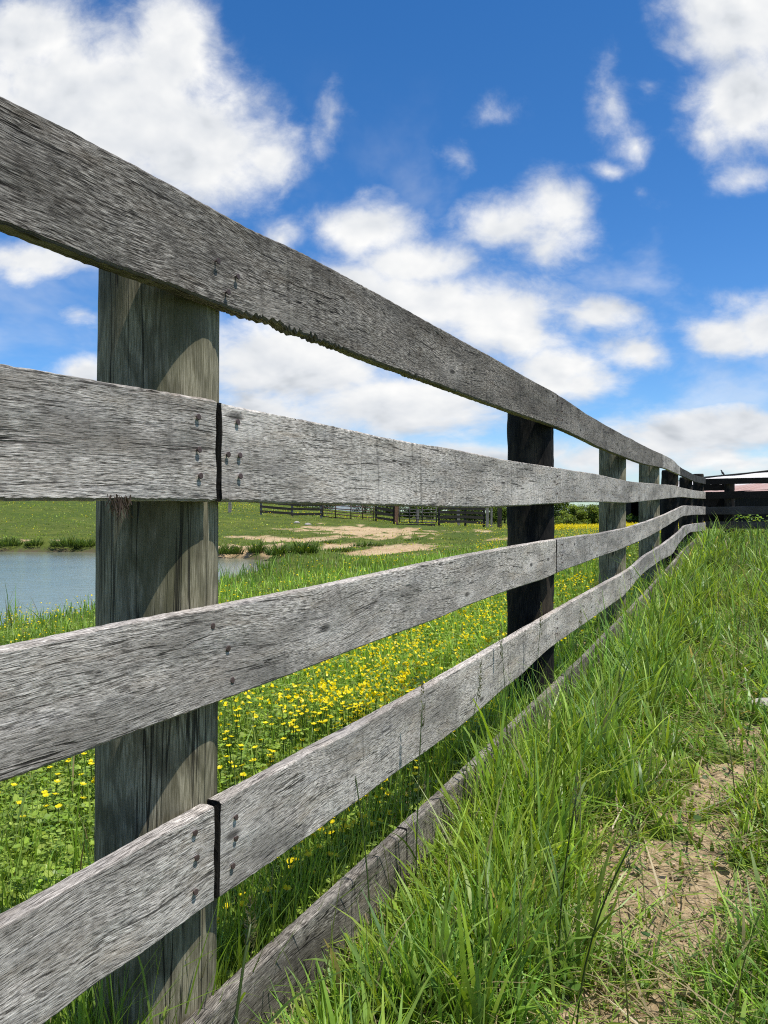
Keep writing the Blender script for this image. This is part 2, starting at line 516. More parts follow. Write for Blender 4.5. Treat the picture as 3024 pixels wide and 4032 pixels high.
def build_ground():
    nr, na = 400, 620
    rr = .25 * (1400 / .25) ** (np.arange(nr) / (nr - 1))
    aa = np.linspace(0, 2 * np.pi, na, endpoint=False)
    rg, ag = np.meshgrid(rr, aa, indexing='ij')
    x = (rg * np.sin(ag)).ravel(); y = (rg * np.cos(ag)).ravel()
    x = np.concatenate([[0], x]); y = np.concatenate([[0], y])
    z = ground(x, y)
    col = np.stack([sand_mask(x, y), dirt_mask(x, y), np.clip(pond_sd(x, y) / 4, 0, 1)], 1)
    i, j = np.meshgrid(np.arange(nr - 1), np.arange(na), indexing='ij')
    j2 = (j + 1) % na
    q = np.stack([1 + i * na + j, 1 + i * na + j2, 1 + (i + 1) * na + j2, 1 + (i + 1) * na + j], -1).reshape(-1, 4)
    j = np.arange(na)
    tr = np.stack([np.zeros(na, int), 1 + (j + 1) % na, 1 + j], 1)
    m, t, out = material('meadow_soil')
    a = t.new('ShaderNodeAttribute'); a.attribute_name = 'col'
    sr, sg, sb = t.sep(a.outputs['Vector'])
    g = t.new('ShaderNodeNewGeometry'); P = g.outputs['Position']
    n1 = t.noise(P, .9, 6, .65); n2 = t.noise(P, 9, 5, .65); n3 = t.noise(P, 70, 4, .65); n4 = t.noise(P, .16, 4, .6)
    gr = t.mix(t.smooth(n2, .35, .65), (.045, .065, .014), (.105, .140, .026))
    gr = t.mix(t.smooth(n1, .4, .68, 0, .7), gr, (.150, .170, .034))
    gr = t.mix(t.smooth(n4, .45, .62, 0, .5), gr, (.06, .10, .02))
    gr = t.mix(t.smooth(n3, .58, .72, 0, .5), gr, (.10, .075, .04))
    sand = t.mix(t.smooth(n2, .35, .65), (.52, .38, .215), (.33, .225, .12))
    sand = t.mix(t.smooth(n1, .4, .65, 0, .5), sand, (.60, .47, .29))
    n5 = t.noise(P, 28, 5, .7)
    dirt = t.mix(t.smooth(n5, .32, .66), (.21, .150, .086), (.46, .345, .21))
    dirt = t.mix(t.smooth(n3, .5, .7, 0, .6), dirt, (.56, .455, .30))
    ms = t.smooth(t.math('ADD', sr, t.math('MULTIPLY', t.math('SUBTRACT', n2, .5), .9)), .22, .78)
    md = t.smooth(t.math('ADD', sg, t.math('MULTIPLY', t.math('SUBTRACT', n5, .5), .6)), .3, .55)
    mud = t.smooth(t.math('ADD', sb, t.math('MULTIPLY', t.math('SUBTRACT', n2, .5), .12)), .0, .06, 1, 0)
    c = t.mix(ms, gr, sand); c = t.mix(md, c, dirt); c = t.mix(mud, c, (.10, .082, .05))
    vor = t.new('ShaderNodeTexVoronoi'); t.put(vor.inputs['Vector'], P); vor.inputs['Scale'].default_value = 55
    h = t.math('ADD', t.math('MULTIPLY', n3, .5), t.math('MULTIPLY', n5, .8))
    h = t.math('ADD', h, t.math('MULTIPLY', vor.outputs['Distance'], .35))
    principled(t, out, c, .95, t.bump(h, .8, .02), .08)
    me = mesh('ground', np.stack([x, y, z], 1), quads=q, tris=tr, col=col, mats=[m], smooth=True)
    tag(link('ground', me), kind='structure')


def build_water():
    m, t, out = material('pond_water')
    g = t.new('ShaderNodeNewGeometry'); P = g.outputs['Position']
    v = t.vmath('MULTIPLY', P, (1.0, 2.2, 1.0))
    n1 = t.noise(v, 3.2, 5, .6); n2 = t.noise(v, 14, 3, .6); n3 = t.noise(P, .35, 3, .5)
    h = t.math('ADD', n1, t.math('MULTIPLY', n2, .35))
    c = t.mix(t.smooth(n3, .35, .65), (.18, .205, .15), (.22, .24, .17))
    principled(t, out, c, .10, t.bump(h, .20, .05), .35)
    lo, hi = POND.min(0) - 2.5, POND.max(0) + 2.5
    # sheet follows the pond outline, pushed a little under the banks
    n = 120; cx, cy = POND.mean(0)
    seg = np.concatenate([np.linspace(POND[i], POND[(i + 1) % len(POND)], 8, endpoint=False) for i in range(len(POND))])
    V = [(cx, cy, WATER_Z)]
    for p in seg:
        d = p - np.array([cx, cy]); d = d / np.linalg.norm(d)
        q = p + d * 1.6
        V.append((q[0], q[1], WATER_Z))
    F = [[0, 1 + (i + 1) % len(seg), 1 + i][::-1] for i in range(len(seg))]
    # only keep the sheet above the bed: bank terrain rises through it
    me = mesh('water', V, F=F, mats=[m])
    tag(link('water', me), kind='structure')


build_ground()
build_water()

# ------------------------------------------------------------------ the board fence
PROF = {
 '1t': [[-0.376, 1.325], [-0.303, 1.3303], [-0.221, 1.3314], [-0.077, 1.3356], [0.08, 1.337], [0.243, 1.3461], [0.583, 1.3534], [1.099, 1.3611], [1.888, 1.3684], [2.29, 1.3779], [2.708, 1.3688], [3.397, 1.3691], [4.416, 1.3794], [5.724, 1.3987], [6.675, 1.4223], [7.755, 1.4408], [8.813, 1.413], [11.668, 1.4404], [14.794, 1.5319]],
 '1b': [[-0.354, 1.1899], [-0.279, 1.1907], [-0.214, 1.1903], [-0.124, 1.1936], [0.04, 1.1942], [0.196, 1.1968], [0.294, 1.2003], [0.643, 1.2029], [1.36, 1.2169], [1.647, 1.2213], [2.371, 1.2373], [3.459, 1.2294], [4.467, 1.2376], [5.233, 1.2461], [6.926, 1.302], [9.12, 1.3194], [11.699, 1.3398], [15.224, 1.4168]],
 '2t': [[-0.376, 1.0385], [-0.24, 1.0412], [-0.006, 1.0483], [0.008, 1.0458], [0.318, 1.0465], [0.583, 1.0436], [1.099, 1.0512], [1.562, 1.0519], [2.205, 1.0632], [3.294, 1.0818], [4.416, 1.0847], [6.464, 1.133], [8.162, 1.1746], [9.173, 1.1771], [11.555, 1.2049], [14.794, 1.265]],
 '2b': [[-0.376, 0.8914], [-0.24, 0.8931], [-0.006, 0.8963], [0.008, 0.8955], [0.318, 0.8957], [0.766, 0.8945], [1.274, 0.8939], [1.551, 0.8985], [2.172, 0.9129], [2.687, 0.9265], [3.338, 0.9353], [4.46, 0.9394], [4.575, 0.9438], [8.042, 1.0373], [9.099, 1.0637], [11.555, 1.0861], [14.794, 1.1294]],
 '3t': [[-0.354, 0.7328], [-0.216, 0.7359], [-0.105, 0.7367], [0.033, 0.7375], [0.294, 0.7402], [0.443, 0.743], [1.01, 0.7557], [1.636, 0.7619], [2.293, 0.7667], [3.504, 0.765], [4.489, 0.777], [5.233, 0.7965], [6.971, 0.8553], [9.413, 0.9616], [11.924, 0.9735], [15.224, 0.9789]],
 '3b': [[-0.376, 0.5916], [-0.246, 0.5916], [-0.187, 0.5931], [-0.012, 0.5939], [0.248, 0.5967], [0.491, 0.6019], [0.887, 0.6047], [1.274, 0.6156], [1.518, 0.6178], [2.172, 0.6156], [2.247, 0.6245], [3.338, 0.6386], [4.265, 0.646], [5.002, 0.661], [6.675, 0.7197], [9.173, 0.8288], [11.443, 0.8384], [14.62, 0.8315]],
 '4t': [[-0.354, 0.4357], [-0.222, 0.4376], [-0.01, 0.4405], [0.134, 0.4393], [0.314, 0.4412], [0.741, 0.4394], [1.328, 0.4501], [1.842, 0.4564], [2.293, 0.4639], [2.636, 0.4712], [4.67, 0.4919], [5.29, 0.5359], [6.752, 0.5707], [8.391, 0.6348], [8.709, 0.6513], [9.566, 0.7085], [11.48, 0.7061], [15.405, 0.6736]],
 '4b': [[-0.314, 0.2966], [-0.249, 0.3003], [-0.174, 0.2962], [-0.021, 0.2975], [-0.012, 0.2962], [0.248, 0.2891], [0.64, 0.2866], [1.099, 0.2822], [1.534, 0.3011], [1.738, 0.3018], [2.108, 0.329], [3.338, 0.335], [4.372, 0.3383], [4.552, 0.3623], [5.197, 0.4109], [6.464, 0.4347], [7.867, 0.4268], [8.412, 0.4964], [9.173, 0.5499], [10.426, 0.5996], [14.794, 0.5238]],
 '5t': [[-0.055, 0.1326], [0.13, 0.1377], [0.294, 0.1372], [0.503, 0.1371], [1.249, 0.1397], [2.293, 0.1564], [3.102, 0.17], [4.624, 0.2114], [6.272, 0.2703], [8.644, 0.3606], [9.566, 0.4129], [11.81, 0.4591]],
}
PROF['5b'] = [[s, z - .155] for s, z in PROF['5t']]


def prof(key, s):
    p = np.array(PROF[key]); xs, zs = p[:, 0], p[:, 1]
    z = np.interp(s, xs, zs)
    # rounded polyline: average over a short window
    for d in (-.12, -.06, .06, .12):
        z = z + np.interp(np.asarray(s) + d * np.clip(np.asarray(s) / 2, .15, 2.5), xs, zs)
    return z / 5


_seed = [100]


def board_mesh(name, kt, kb, s0, s1, mat, rag=.002, ragb=None, tilt0=0.0, tilt1=0.0, bite=None, bow=0.0):
    """one sawn board following the fence line; ragged edges, eased corners, a grain-following uv"""
    _seed[0] += 17; sd = _seed[0]
    ds = .0035 if s0 < .1 else (.006 if s0 < 2.5 else .02)
    n = max(8, int((s1 - s0) / ds))
    s = np.linspace(s0, s1, n)
    zt, zb = prof(kt, s), prof(kb, s)
    e1 = (fbm(s * 3.1, s * 0 + .3, sd, 3) - .5) * rag * 1.6 + (fbm(s * 90, s * 0 + .9, sd + 3, 3) - .5) * rag * .7
    e2 = (fbm(s * 3.1, s * 0 + .3, sd + 5, 3) - .5) * rag * 1.6 + (fbm(s * 110, s * 0 + .9, sd + 8, 3) - .5) * (ragb or rag) * 1.0
    zb0, zt0 = zb, zt
    if bite:
        for a, b, amp in bite:                             # splintered lower edge
            k = sstep(a, a + .10, s) * sstep(b, b - .10, s)
            j = vnoise(s * 150, s * 0 + .1, sd + 9) * .55 + vnoise(s * 62, s * 0 + .6, sd + 10) * .45
            e2 = e2 + k * amp * (.55 - 1.1 * np.abs(j - .5) ** .8 - .35 * fbm(s * 16, s * 0 + .4, sd + 12, 2))
    zt = zt + e1; zb = zb + e2
    H = zt - zb
    c = .0035
    # loop: (off, fraction of height, fine offset)
    loop = [(0, 0, c), (0, .14, 0), (0, .32, 0), (0, .5, 0), (0, .68, 0), (0, .86, 0), (0, 1, -c), (c * .35, 1, -c * .3), (c, 1, 0), (TH * .5, 1, .0008), (TH - c, 1, 0), (TH, 1, -c),
            (TH, .5, 0), (TH, 0, c), (TH - c, 0, 0), (c, 0, 0)]
    m = len(loop)
    V = np.zeros((n, m, 3)); UV = np.zeros((n, m, 2))
    vper = 0
    off_u = random.random() * 90; off_v = random.random() * 9
    warp = (fbm(s * 2.2, s * 0, sd + 11, 3) - .5) * .006 + bow
    for k, (o, f, dz) in enumerate(loop):
        oo = o + warp + ((vnoise(s * 14, s * 0 + f * 4, sd + 13) - .5) * .003 if o == 0 else 0)
        endfr = (vnoise(np.full(1, f * 37.0), np.full(1, o * 900.0), sd + 14)[0] - .5) * .003
        ss = s.copy(); ss[0] += endfr + tilt0 * (f - .5); ss[-1] += endfr + tilt1 * (f - .5)
        x = P0[0] + DX * ss - NX * oo; y = P0[1] + DY * ss - NY * oo
        V[:, k, 0] = x; V[:, k, 1] = y; V[:, k, 2] = zb + f * H + dz
        if k:
            po, pf, pd = loop[k - 1]
            vper += math.hypot(o - po, (f - pf) * .15 + (dz - pd))
        UV[:, k, 0] = s + off_u; UV[:, k, 1] = vper + off_v
        if o == 0: UV[:, k, 1] = off_v + (V[:, k, 2] - zb0)       # grain stays straight through a broken edge
    i, k = np.meshgrid(np.arange(n - 1), np.arange(m), indexing='ij')
    k2 = (k + 1) % m
    q = np.stack([i * m + k, (i + 1) * m + k, (i + 1) * m + k2, i * m + k2], -1).reshape(-1, 4)
    F = q.tolist() + [list(range(m)), [(n - 1) * m + k for k in range(m)][::-1]]
    return mesh(name, V.reshape(-1, 3), F=F, uv=UV.reshape(-1, 2), mats=[mat, M['end_shade']], midx=[0] * (len(F) - 2) + [1, 1])


def nail_mesh(rad, seg=10):
    b = MB()
    V = []; F = []
    rings = ((0, .0), (rad, .0), (rad, .0018), (rad * .8, .0028))
    # axis = local +X (out of the board)
    b.tube([(-.012, 0, 0), (.0016, 0, 0)], .0016, 6)
    b.tube([(.0010, 0, 0), (.0016, 0, 0), (.0026, 0, 0), (.0030, 0, 0)], [rad * .85, rad, rad, rad * .8], seg)
    return b.mesh('nail', [M['nail']], smooth=False)


fence = empty('wooden_fence', (*fp(0, .03), float(ground(*[np.array([v]) for v in fp(0, .03)])[0])),
              'weathered grey five-board fence running beside the grass path towards the barn', 'fence')
FB = np.array(fence.location)
bpy.context.view_layer.update()


def under(o, parent, world=True):
    """keep world coordinates under a parent that only has a location"""
    o.parent = parent
    o.matrix_parent_inverse = parent.matrix_world.inverted()
    return o


BOARDS = [
 # row, start, end, material, kwargs, nails at (s list)
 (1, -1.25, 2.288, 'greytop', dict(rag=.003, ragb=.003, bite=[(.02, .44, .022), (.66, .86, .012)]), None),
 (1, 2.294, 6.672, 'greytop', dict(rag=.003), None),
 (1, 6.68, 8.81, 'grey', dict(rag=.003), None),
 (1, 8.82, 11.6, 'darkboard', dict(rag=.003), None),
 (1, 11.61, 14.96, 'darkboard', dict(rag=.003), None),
 (2, -1.25, -.0065, 'grey', dict(rag=.003), None),
 (2, .0075, 4.452, 'grey', dict(rag=.003, ragb=.004), None),
 (2, 4.46, 8.10, 'grey', dict(rag=.003), None),
 (2, 8.11, 11.52, 'grey', dict(rag=.003), None),
 (2, 11.53, 14.9, 'grey', dict(rag=.003), None),
 (3, -1.25, 2.268, 'grey', dict(rag=.002), None),
 (3, 2.285, 6.672, 'grey', dict(rag=.003, ragb=.005, tilt0=-.016, bite=[(4.2, 5.2, .02)]), None),
 (3, 6.68, 9.18, 'grey', dict(rag=.003), None),
 (3, 9.19, 14.9, 'grey', dict(rag=.003), None),
 (4, -1.25, -.012, 'grey', dict(rag=.002, bow=-.001), None),
 (4, .003, 4.50, 'grey', dict(rag=.002, tilt0=.004), None),
 (4, 4.515, 8.40, 'grey', dict(rag=.003), None),
 (4, 8.42, 14.93, 'grey', dict(rag=.003), None),
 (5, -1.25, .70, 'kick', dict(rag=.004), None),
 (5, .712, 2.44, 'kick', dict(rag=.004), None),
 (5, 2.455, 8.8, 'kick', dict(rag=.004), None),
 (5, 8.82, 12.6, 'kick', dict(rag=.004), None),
]
NAILS = {1: [(-.006, 1.2562), (.043, 1.2467), (.019, 1.216)],
         2: [(-.052, 1.0174), (-.05, .97), (-.047, .9325), (.043, 1.02), (.019, .9679), (.049, .9685), (.05, .9359)],
         3: [(-.019, .7107), (.019, .6716), (.029, .6208)],
         4: [(-.059, .4189), (-.055, .3813), (-.058, .3332), (.039, .4057), (.039, .3733), (.031, .3335)]}
POSTS = [(0, 'post', .0925), (2.32, 'tar', .097), (4.48, 'post', .089), (6.69, 'post', .093), (8.85, 'tar', .095), (11.5, 'tar', .093), (14.74, 'tar', .095)]
nm = nail_mesh(.0047)
rail_objs = []
for row, s0, s1, mt, kw, _ in BOARDS:
    o = link('rail', board_mesh('rail', '%dt' % row, '%db' % row, s0, s1, M[mt], **kw))
    under(o, fence)
    if mt == 'darkboard': o['label'] = 'blackened grey board'
    spots = [p for p in NAILS.get(row, []) if s0 < p[0] < s1]
    for ps, _m, _r in POSTS[1:]:
        if row == 5: continue
        for k, dz in enumerate((.28, .52, .78)):
            for sgn in (-1, 1):
                sp = ps + sgn * (.045 + .012 * random.random())
                if s0 + .012 < sp < s1 - .012 and ps < 9:
                    if sgn == 1 and s0 < ps - .2 and s1 > ps + .2: continue
                    zt, zb = float(prof('%dt' % row, np.array([sp]))[0]), float(prof('%db' % row, np.array([sp]))[0])
                    spots.append((sp, zb + (zt - zb) * (dz + random.uniform(-.04, .04))))
    for sp, z in spots:
        x, y = fp(sp, -.0022)
        nl = link('nail', nm, loc=(x, y, z), rot=(random.uniform(-.1, .1), random.uniform(-.14, .14), math.atan2(NY, NX) + random.uniform(-.1, .1)))
        nl.parent = o
        nl.matrix_parent_inverse = o.matrix_world.inverted()
        bpy.context.view_layer.update()
        nl.matrix_parent_inverse = o.matrix_world.inverted()
    rail_objs.append(o)


def post_mesh(x, y, rad, z0, z1, mat, lump=.003, lean=(0, 0), sd=1, taper=.0):
    nz = max(30, int((z1 - z0) / .02)); na = 44
    zz = np.linspace(z0, z1, nz); aa = np.linspace(0, 2 * np.pi, na + 1)
    Z, A = np.meshgrid(zz, aa, indexing='ij')
    ca_, sa_ = np.cos(A), np.sin(A)
    r = rad + (fbm(ca_ * 1.3 + 5, sa_ * 1.3 + Z * 1.7, sd, 3) - .5) * lump * 2 + (vnoise(A * 9, Z * 26, sd + 5) - .5) * lump * .35
    r = r * (1 - taper * (Z - z0))
    if lump > .004:
        r = r + (fbm(A * 3, Z * 13, sd + 8, 4) - .5) * lump * 1.6
        r[:, -1] = r[:, 0]
    # eased top edge
    r = r - .006 * sstep(z1 - .008, z1, Z)
    X = x + lean[0] * (Z - z0) + r * ca_; Y = y + lean[1] * (Z - z0) + r * sa_
    V = np.stack([X, Y, Z], -1).reshape(-1, 3)
    UV = np.stack([A * rad + sd * 3.7, Z + sd], -1).reshape(-1, 2)
    m = na + 1
    i, k = np.meshgrid(np.arange(nz - 1), np.arange(na), indexing='ij')
    q = np.stack([i * m + k, i * m + k + 1, (i + 1) * m + k + 1, (i + 1) * m + k], -1).reshape(-1, 4)
    F = q.tolist() + [[(nz - 1) * m + k for k in range(na)]]
    return mesh('post', V, F=F, uv=UV, mats=[mat], smooth=True)


for k, (ps, mt, rad) in enumerate(POSTS):
    x, y = fp(ps, TH + rad - .002)
    gz = float(ground(np.array([x]), np.array([y]))[0])
    top = float(prof('1t', np.array([ps]))[0]) - .035
    if k == len(POSTS) - 1: top = 1.60
    if k == 1: top = float(prof('1t', np.array([ps]))[0]) - .05
    lean = (.010 * DX, .010 * DY) if k == 0 else (random.uniform(-.006, .006) * DX, 0)
    o = link('post', post_mesh(x - lean[0] * .7, y - lean[1] * .7, rad, gz - .12, top, M[mt], .0075 if mt == 'tar' else .0022, lean, 31 + k * 13, .0))
    under(o, fence)
    o['label'] = 'black tarred round post' if mt == 'tar' else 'greenish grey round post'

# tuft of hair caught under the second board
V = []; F = []; C = []
for k in range(70):
    a = random.uniform(-.02, .02); x, y = fp(-.205 + a, -.001 + random.uniform(-.004, .002))
    z = .893 + random.uniform(-.004, .01)
    L = random.uniform(.006, .026) * (1 - abs(a) * 18)
    dx, dy = random.uniform(-.5, .5), random.uniform(-.5, .5)
    b = len(V); w = .0006
    for j in range(4):
        t_ = j / 3
        V.append((x + dx * L * t_ * t_ - w, y + dy * L * t_, z - L * t_)); V.append((x + dx * L * t_ * t_ + w, y + dy * L * t_, z - L * t_))
    for j in range(3): F.append([b + 2 * j, b + 2 * j + 1, b + 2 * j + 3, b + 2 * j + 2])
    c = random.uniform(.6, 1.3); C += [(.085 * c, .062 * c, .048 * c)] * 8
tag(link('hair_tuft', mesh('hair_tuft', V, F=F, col=np.array(C), mats=[M['leaf']])), 'small brown tuft of animal hair snagged beneath the second board on the nearest post', 'hair')


# ------------------------------------------------------------------ generic board fences
def gz1(x, y):
    return float(ground(np.array([float(x)]), np.array([float(y)]))[0])


def plank_part(a, b, h, th, mat, jit=.004, n=10, name='rail'):
    b_ = MB(); b_.beam(a, b, th, h, jit=jit, n=n)
    return b_.mesh(name, [mat])


# black fence across the far end, boards on both faces of its posts
C0 = np.array(fp(15.02, 0.0))
bf = empty('black_fence', (C0[0], C0[1], .37), 'black board fence crossing the far end of the grass, meeting the grey fence', 'fence')
bpy.context.view_layer.update()


def perp(t, back):
    return C0[0] + NX * t + DX * back, C0[1] + NY * t + DY * back


for (za, zb, back, t0, t1) in ((1.515, 1.405, 0, -.10, 3.1), (1.265, 1.13, 0, -.02, 3.0), (.978, .832, 0, -.02, 3.1), (.697, .56, 0, -.02, 3.0),
                               (1.412, 1.292, .23, -.34, .50), (1.14, .99, .23, -.34, .49), (.835, .695, .23, -.30, .50)):
    a = perp(t0, back); b = perp(t1, back)
    zc = (za + zb) / 2
    o = link('rail', plank_part((*a, zc), (*b, zc + (t1 - t0) * .006), za - zb, .028, M['fadedblack' if za < 1 and back == 0 else 'blackboard'], .003, 14))
    under(o, bf)
for k, t_ in enumerate((.41, 2.7)):
    x, y = perp(t_, .118)
    under(link('post', post_mesh(x, y, .09, gz1(x, y) - .1, 1.46, M['tar'], .004, (0, 0), 91 + k)), bf)

# ------------------------------------------------------------------ barn
def roofmat():
    m, t, out = material('weathered_tin_roof_with_glare')
    uv = t.new('ShaderNodeUVMap'); uv.uv_map = 'UVMap'
    u, v, _ = t.sep(uv.outputs[0])
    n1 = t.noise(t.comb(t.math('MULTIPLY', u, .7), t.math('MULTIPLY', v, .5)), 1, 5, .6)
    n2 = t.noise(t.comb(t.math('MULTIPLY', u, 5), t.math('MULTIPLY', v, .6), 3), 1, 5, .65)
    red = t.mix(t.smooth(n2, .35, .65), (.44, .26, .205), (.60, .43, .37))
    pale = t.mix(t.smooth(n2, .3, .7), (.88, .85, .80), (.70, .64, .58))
    k = t.smooth(t.math('ADD', v, t.math('MULTIPLY', t.math('SUBTRACT', n1, .5), 2.2)), 2.0, 2.8)  # glare on the upper slope painted in as pale colour over the rust
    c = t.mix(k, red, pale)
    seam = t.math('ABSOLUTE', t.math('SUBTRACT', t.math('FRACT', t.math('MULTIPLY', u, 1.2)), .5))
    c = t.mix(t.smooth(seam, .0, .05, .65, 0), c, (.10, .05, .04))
    corr = t.math('SINE', t.math('MULTIPLY', u, 50))
    principled(t, out, c, .7, t.bump(corr, .4, .02), .15)
    return m


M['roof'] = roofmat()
BX0, BX1, BY0, BY1 = 23.4, 35.4, 41.0, 75.0
barn = empty('barn', (29.4, 58, gz1(29.4, 58)), 'long low dark barn with a rusty red tin roof painted pale for glare behind the black fence', 'barn')
bpy.context.view_layer.update()
EZ, RZ, XR = 2.25, 4.05, 29.4
b = MB()
for sgn, xe in ((-1, BX0 - .3), (1, BX1 + .3)):
    ny = 40
    V = []; UV = []; F = []
    for j in range(ny + 1):
        yy = BY0 - .4 + (BY1 - BY0 + .8) * j / ny
        for k in range(7):
            f = k / 6
            sag = .05 * math.sin(j * .9 + k) * .4 - .10 * math.sin(math.pi * j / ny) * f
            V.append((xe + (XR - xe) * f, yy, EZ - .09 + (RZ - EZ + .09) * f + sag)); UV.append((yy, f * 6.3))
    for j in range(ny):
        for k in range(6):
            q = [j * 7 + k, j * 7 + k + 1, j * 7 + 8 + k, j * 7 + 7 + k]
            F.append(q if sgn > 0 else q[::-1])
    n0 = len(V)
    V2 = [(x, y, z - .06) for x, y, z in V]
    F2 = [[n0 + i for i in f[::-1]] for f in F]
    edge = [j * 7 for j in range(ny + 1)] + [ny * 7 + k for k in range(1, 7)] + [j * 7 + 6 for j in range(ny - 1, -1, -1)] + [k for k in range(5, 0, -1)]
    FE = [[edge[i], edge[(i + 1) % len(edge)], n0 + edge[(i + 1) % len(edge)], n0 + edge[i]] for i in range(len(edge))]
    b.add(V + V2, F + F2 + FE, UV + UV)
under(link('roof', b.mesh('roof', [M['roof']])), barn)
for x0 in (BX0, BX1):
    b = MB()
    n = int((BY1 - BY0) / .32)
    b.beam((x0 + .04, BY0, EZ - .1), (x0 + .04, BY1, EZ - .1), .06, .16)
    for i in range(n):
        ya = BY0 + (BY1 - BY0) * (i + .02) / n; yb = BY0 + (BY1 - BY0) * (i + .97) / n
        if x0 == BX0 and (i // 9) % 3 == 1: continue                     # open bays
        b.beam((x0, (ya + yb) / 2, -.5), (x0, (ya + yb) / 2, EZ + .02), yb - ya, .05 + .01 * random.random(), up=(1, 0, 0))
    under(link('wall', b.mesh('wall', [M['blackboard']])), barn)
for yy in (BY0, BY1):
    b = MB()
    n = 38
    for i in range(n):
        xa = BX0 + (BX1 - BX0) * (i + .5) / n
        zt = EZ + (RZ - EZ) * (1 - abs(xa - XR) / (XR - BX0)) - .12
        b.beam((xa, yy, -.5), (xa, yy, zt), .05, (BX1 - BX0) / n * .95, up=(1, 0, 0))
    under(link('wall', b.mesh('wall', [M['blackboard']])), barn)
b = MB()
for i in range(9):
    yy = BY0 + .3 + (BY1 - BY0 - .6) * i / 8
    b.beam((BX0 + .12, yy, -.5), (BX0 + .12, yy, EZ), .18, .18, up=(1, 0, 0))
b.beam((BX0 + .12, BY0, EZ - .15), (BX0 + .12, BY1, EZ - .15), .12, .2)
under(link('frame', b.mesh('frame', [M['blackboard']])), barn)
b = MB(); b.tube([(XR, BY0 - .4, RZ + .02), (XR, 52, RZ - .02), (XR, 62, RZ - .06), (XR, BY1 + .4, RZ + .02)], .09, 6)
b.beam((BX0 - .32, BY0 - .42, EZ - .10), (XR, BY0 - .42, RZ - .04), .05, .2); b.beam((BX0 - .32, BY1 + .42, EZ - .10), (XR, BY1 + .42, RZ - .04), .05, .2)
under(link('ridge_cap', b.mesh('ridge_cap', [M['farboard']])), barn)

# blackbird perched on the ridge
def bird():
    b = MB()
    pts = [(-.17, 0, -.045), (-.12, 0, -.02), (-.06, 0, .01), (0, 0, .035), (.05, 0, .06), (.085, 0, .09), (.11, 0, .118), (.135, 0, .125), (.155, 0, .12), (.185, 0, .112)]
    rad = [.012, .026, .042, .055, .05, .036, .031, .029, .014, .003]
    b.tube(pts, rad, 10)
    for sgn in (-1, 1):
        b.add([(.05, sgn * .045, .08), (-.02, sgn * .062, .05), (-.16, sgn * .022, -.025), (-.05, sgn * .058, .0), (.04, sgn * .05, .03)], [[0, 1, 2, 3, 4] if sgn > 0 else [4, 3, 2, 1, 0]])
        b.tube([(.0, sgn * .018, .0), (.006, sgn * .018, -.075), (.03, sgn * .02, -.08)], .005, 5)
    b.add([(-.13, -.018, -.02), (-.13, .018, -.02), (-.29, .032, -.09), (-.29, -.032, -.09)], [[0, 1, 2, 3], [3, 2, 1, 0]])
    return b.mesh('bird', [M['bird']], smooth=True)


u_ = (1561 - 830) / 1661
o = link('bird', bird(), loc=(29.4, 29.4 / u_, RZ + .16), rot=(0, -.5, 2.9))
o.scale = (1.7, 1.7, 1.7)
tag(o, 'small black bird perched on the barn roof ridge', 'bird')

# ------------------------------------------------------------------ far paddock fence and gates
YF = 54.0
PX = YF / 1661.0


def fx(px): return (px - 830) * PX


def far_fence(name, xs, rails, label, cat='fence', h=1.42, pm='farpost', top=None, skip_post=()):
    e = empty(name, (xs[0], YF, gz1(xs[0], YF)), label, cat)
    bpy.context.view_layer.update()
    for k, x in enumerate(xs):
        if k in skip_post: continue
        g = gz1(x, YF + .1)
        bb = MB(); bb.beam((x, YF + .09, g - .2), (x, YF + .09, g + h + random.uniform(-.03, .06)), .15, .15, up=(0, 1, 0), jit=.006, n=4)
        under(link('post', bb.mesh('post', [M[pm]])), e)
    for zc, hh in rails:
        for k in range(len(xs) - 1):
            a, b2 = xs[k], xs[k + 1]
            under(link('rail', plank_part((a - .05, YF, gz1(a, YF) + zc + random.uniform(-.03, .03)), (b2 + .05, YF - .002 * k, gz1(b2, YF) + zc + random.uniform(-.03, .03)), hh * 1.3, .035, M['farboard'], .006, 5)), e)
    return e


far_fence('board_fence', [fx(564), fx(631), fx(694)], ((.28, .13), (.62, .13), (.95, .13), (1.28, .13)),
          'dark plank fence with pale posts on the rise left of the rusty gate', h=1.42)
far_fence('board_fence', [fx(813), fx(852)], ((.27, .14), (.60, .15), (.93, .15), (1.26, .15)),
          'short dark plank panel between the two metal gates', h=1.45, pm='farboard')
far_fence('board_fence', [fx(949), fx(1006), fx(1046)], ((.30, .14), (.62, .15), (.95, .15), (1.26, .15)),
          'dark four-board fence right of the second gate, ending in close-set posts', h=1.45, pm='farboard')


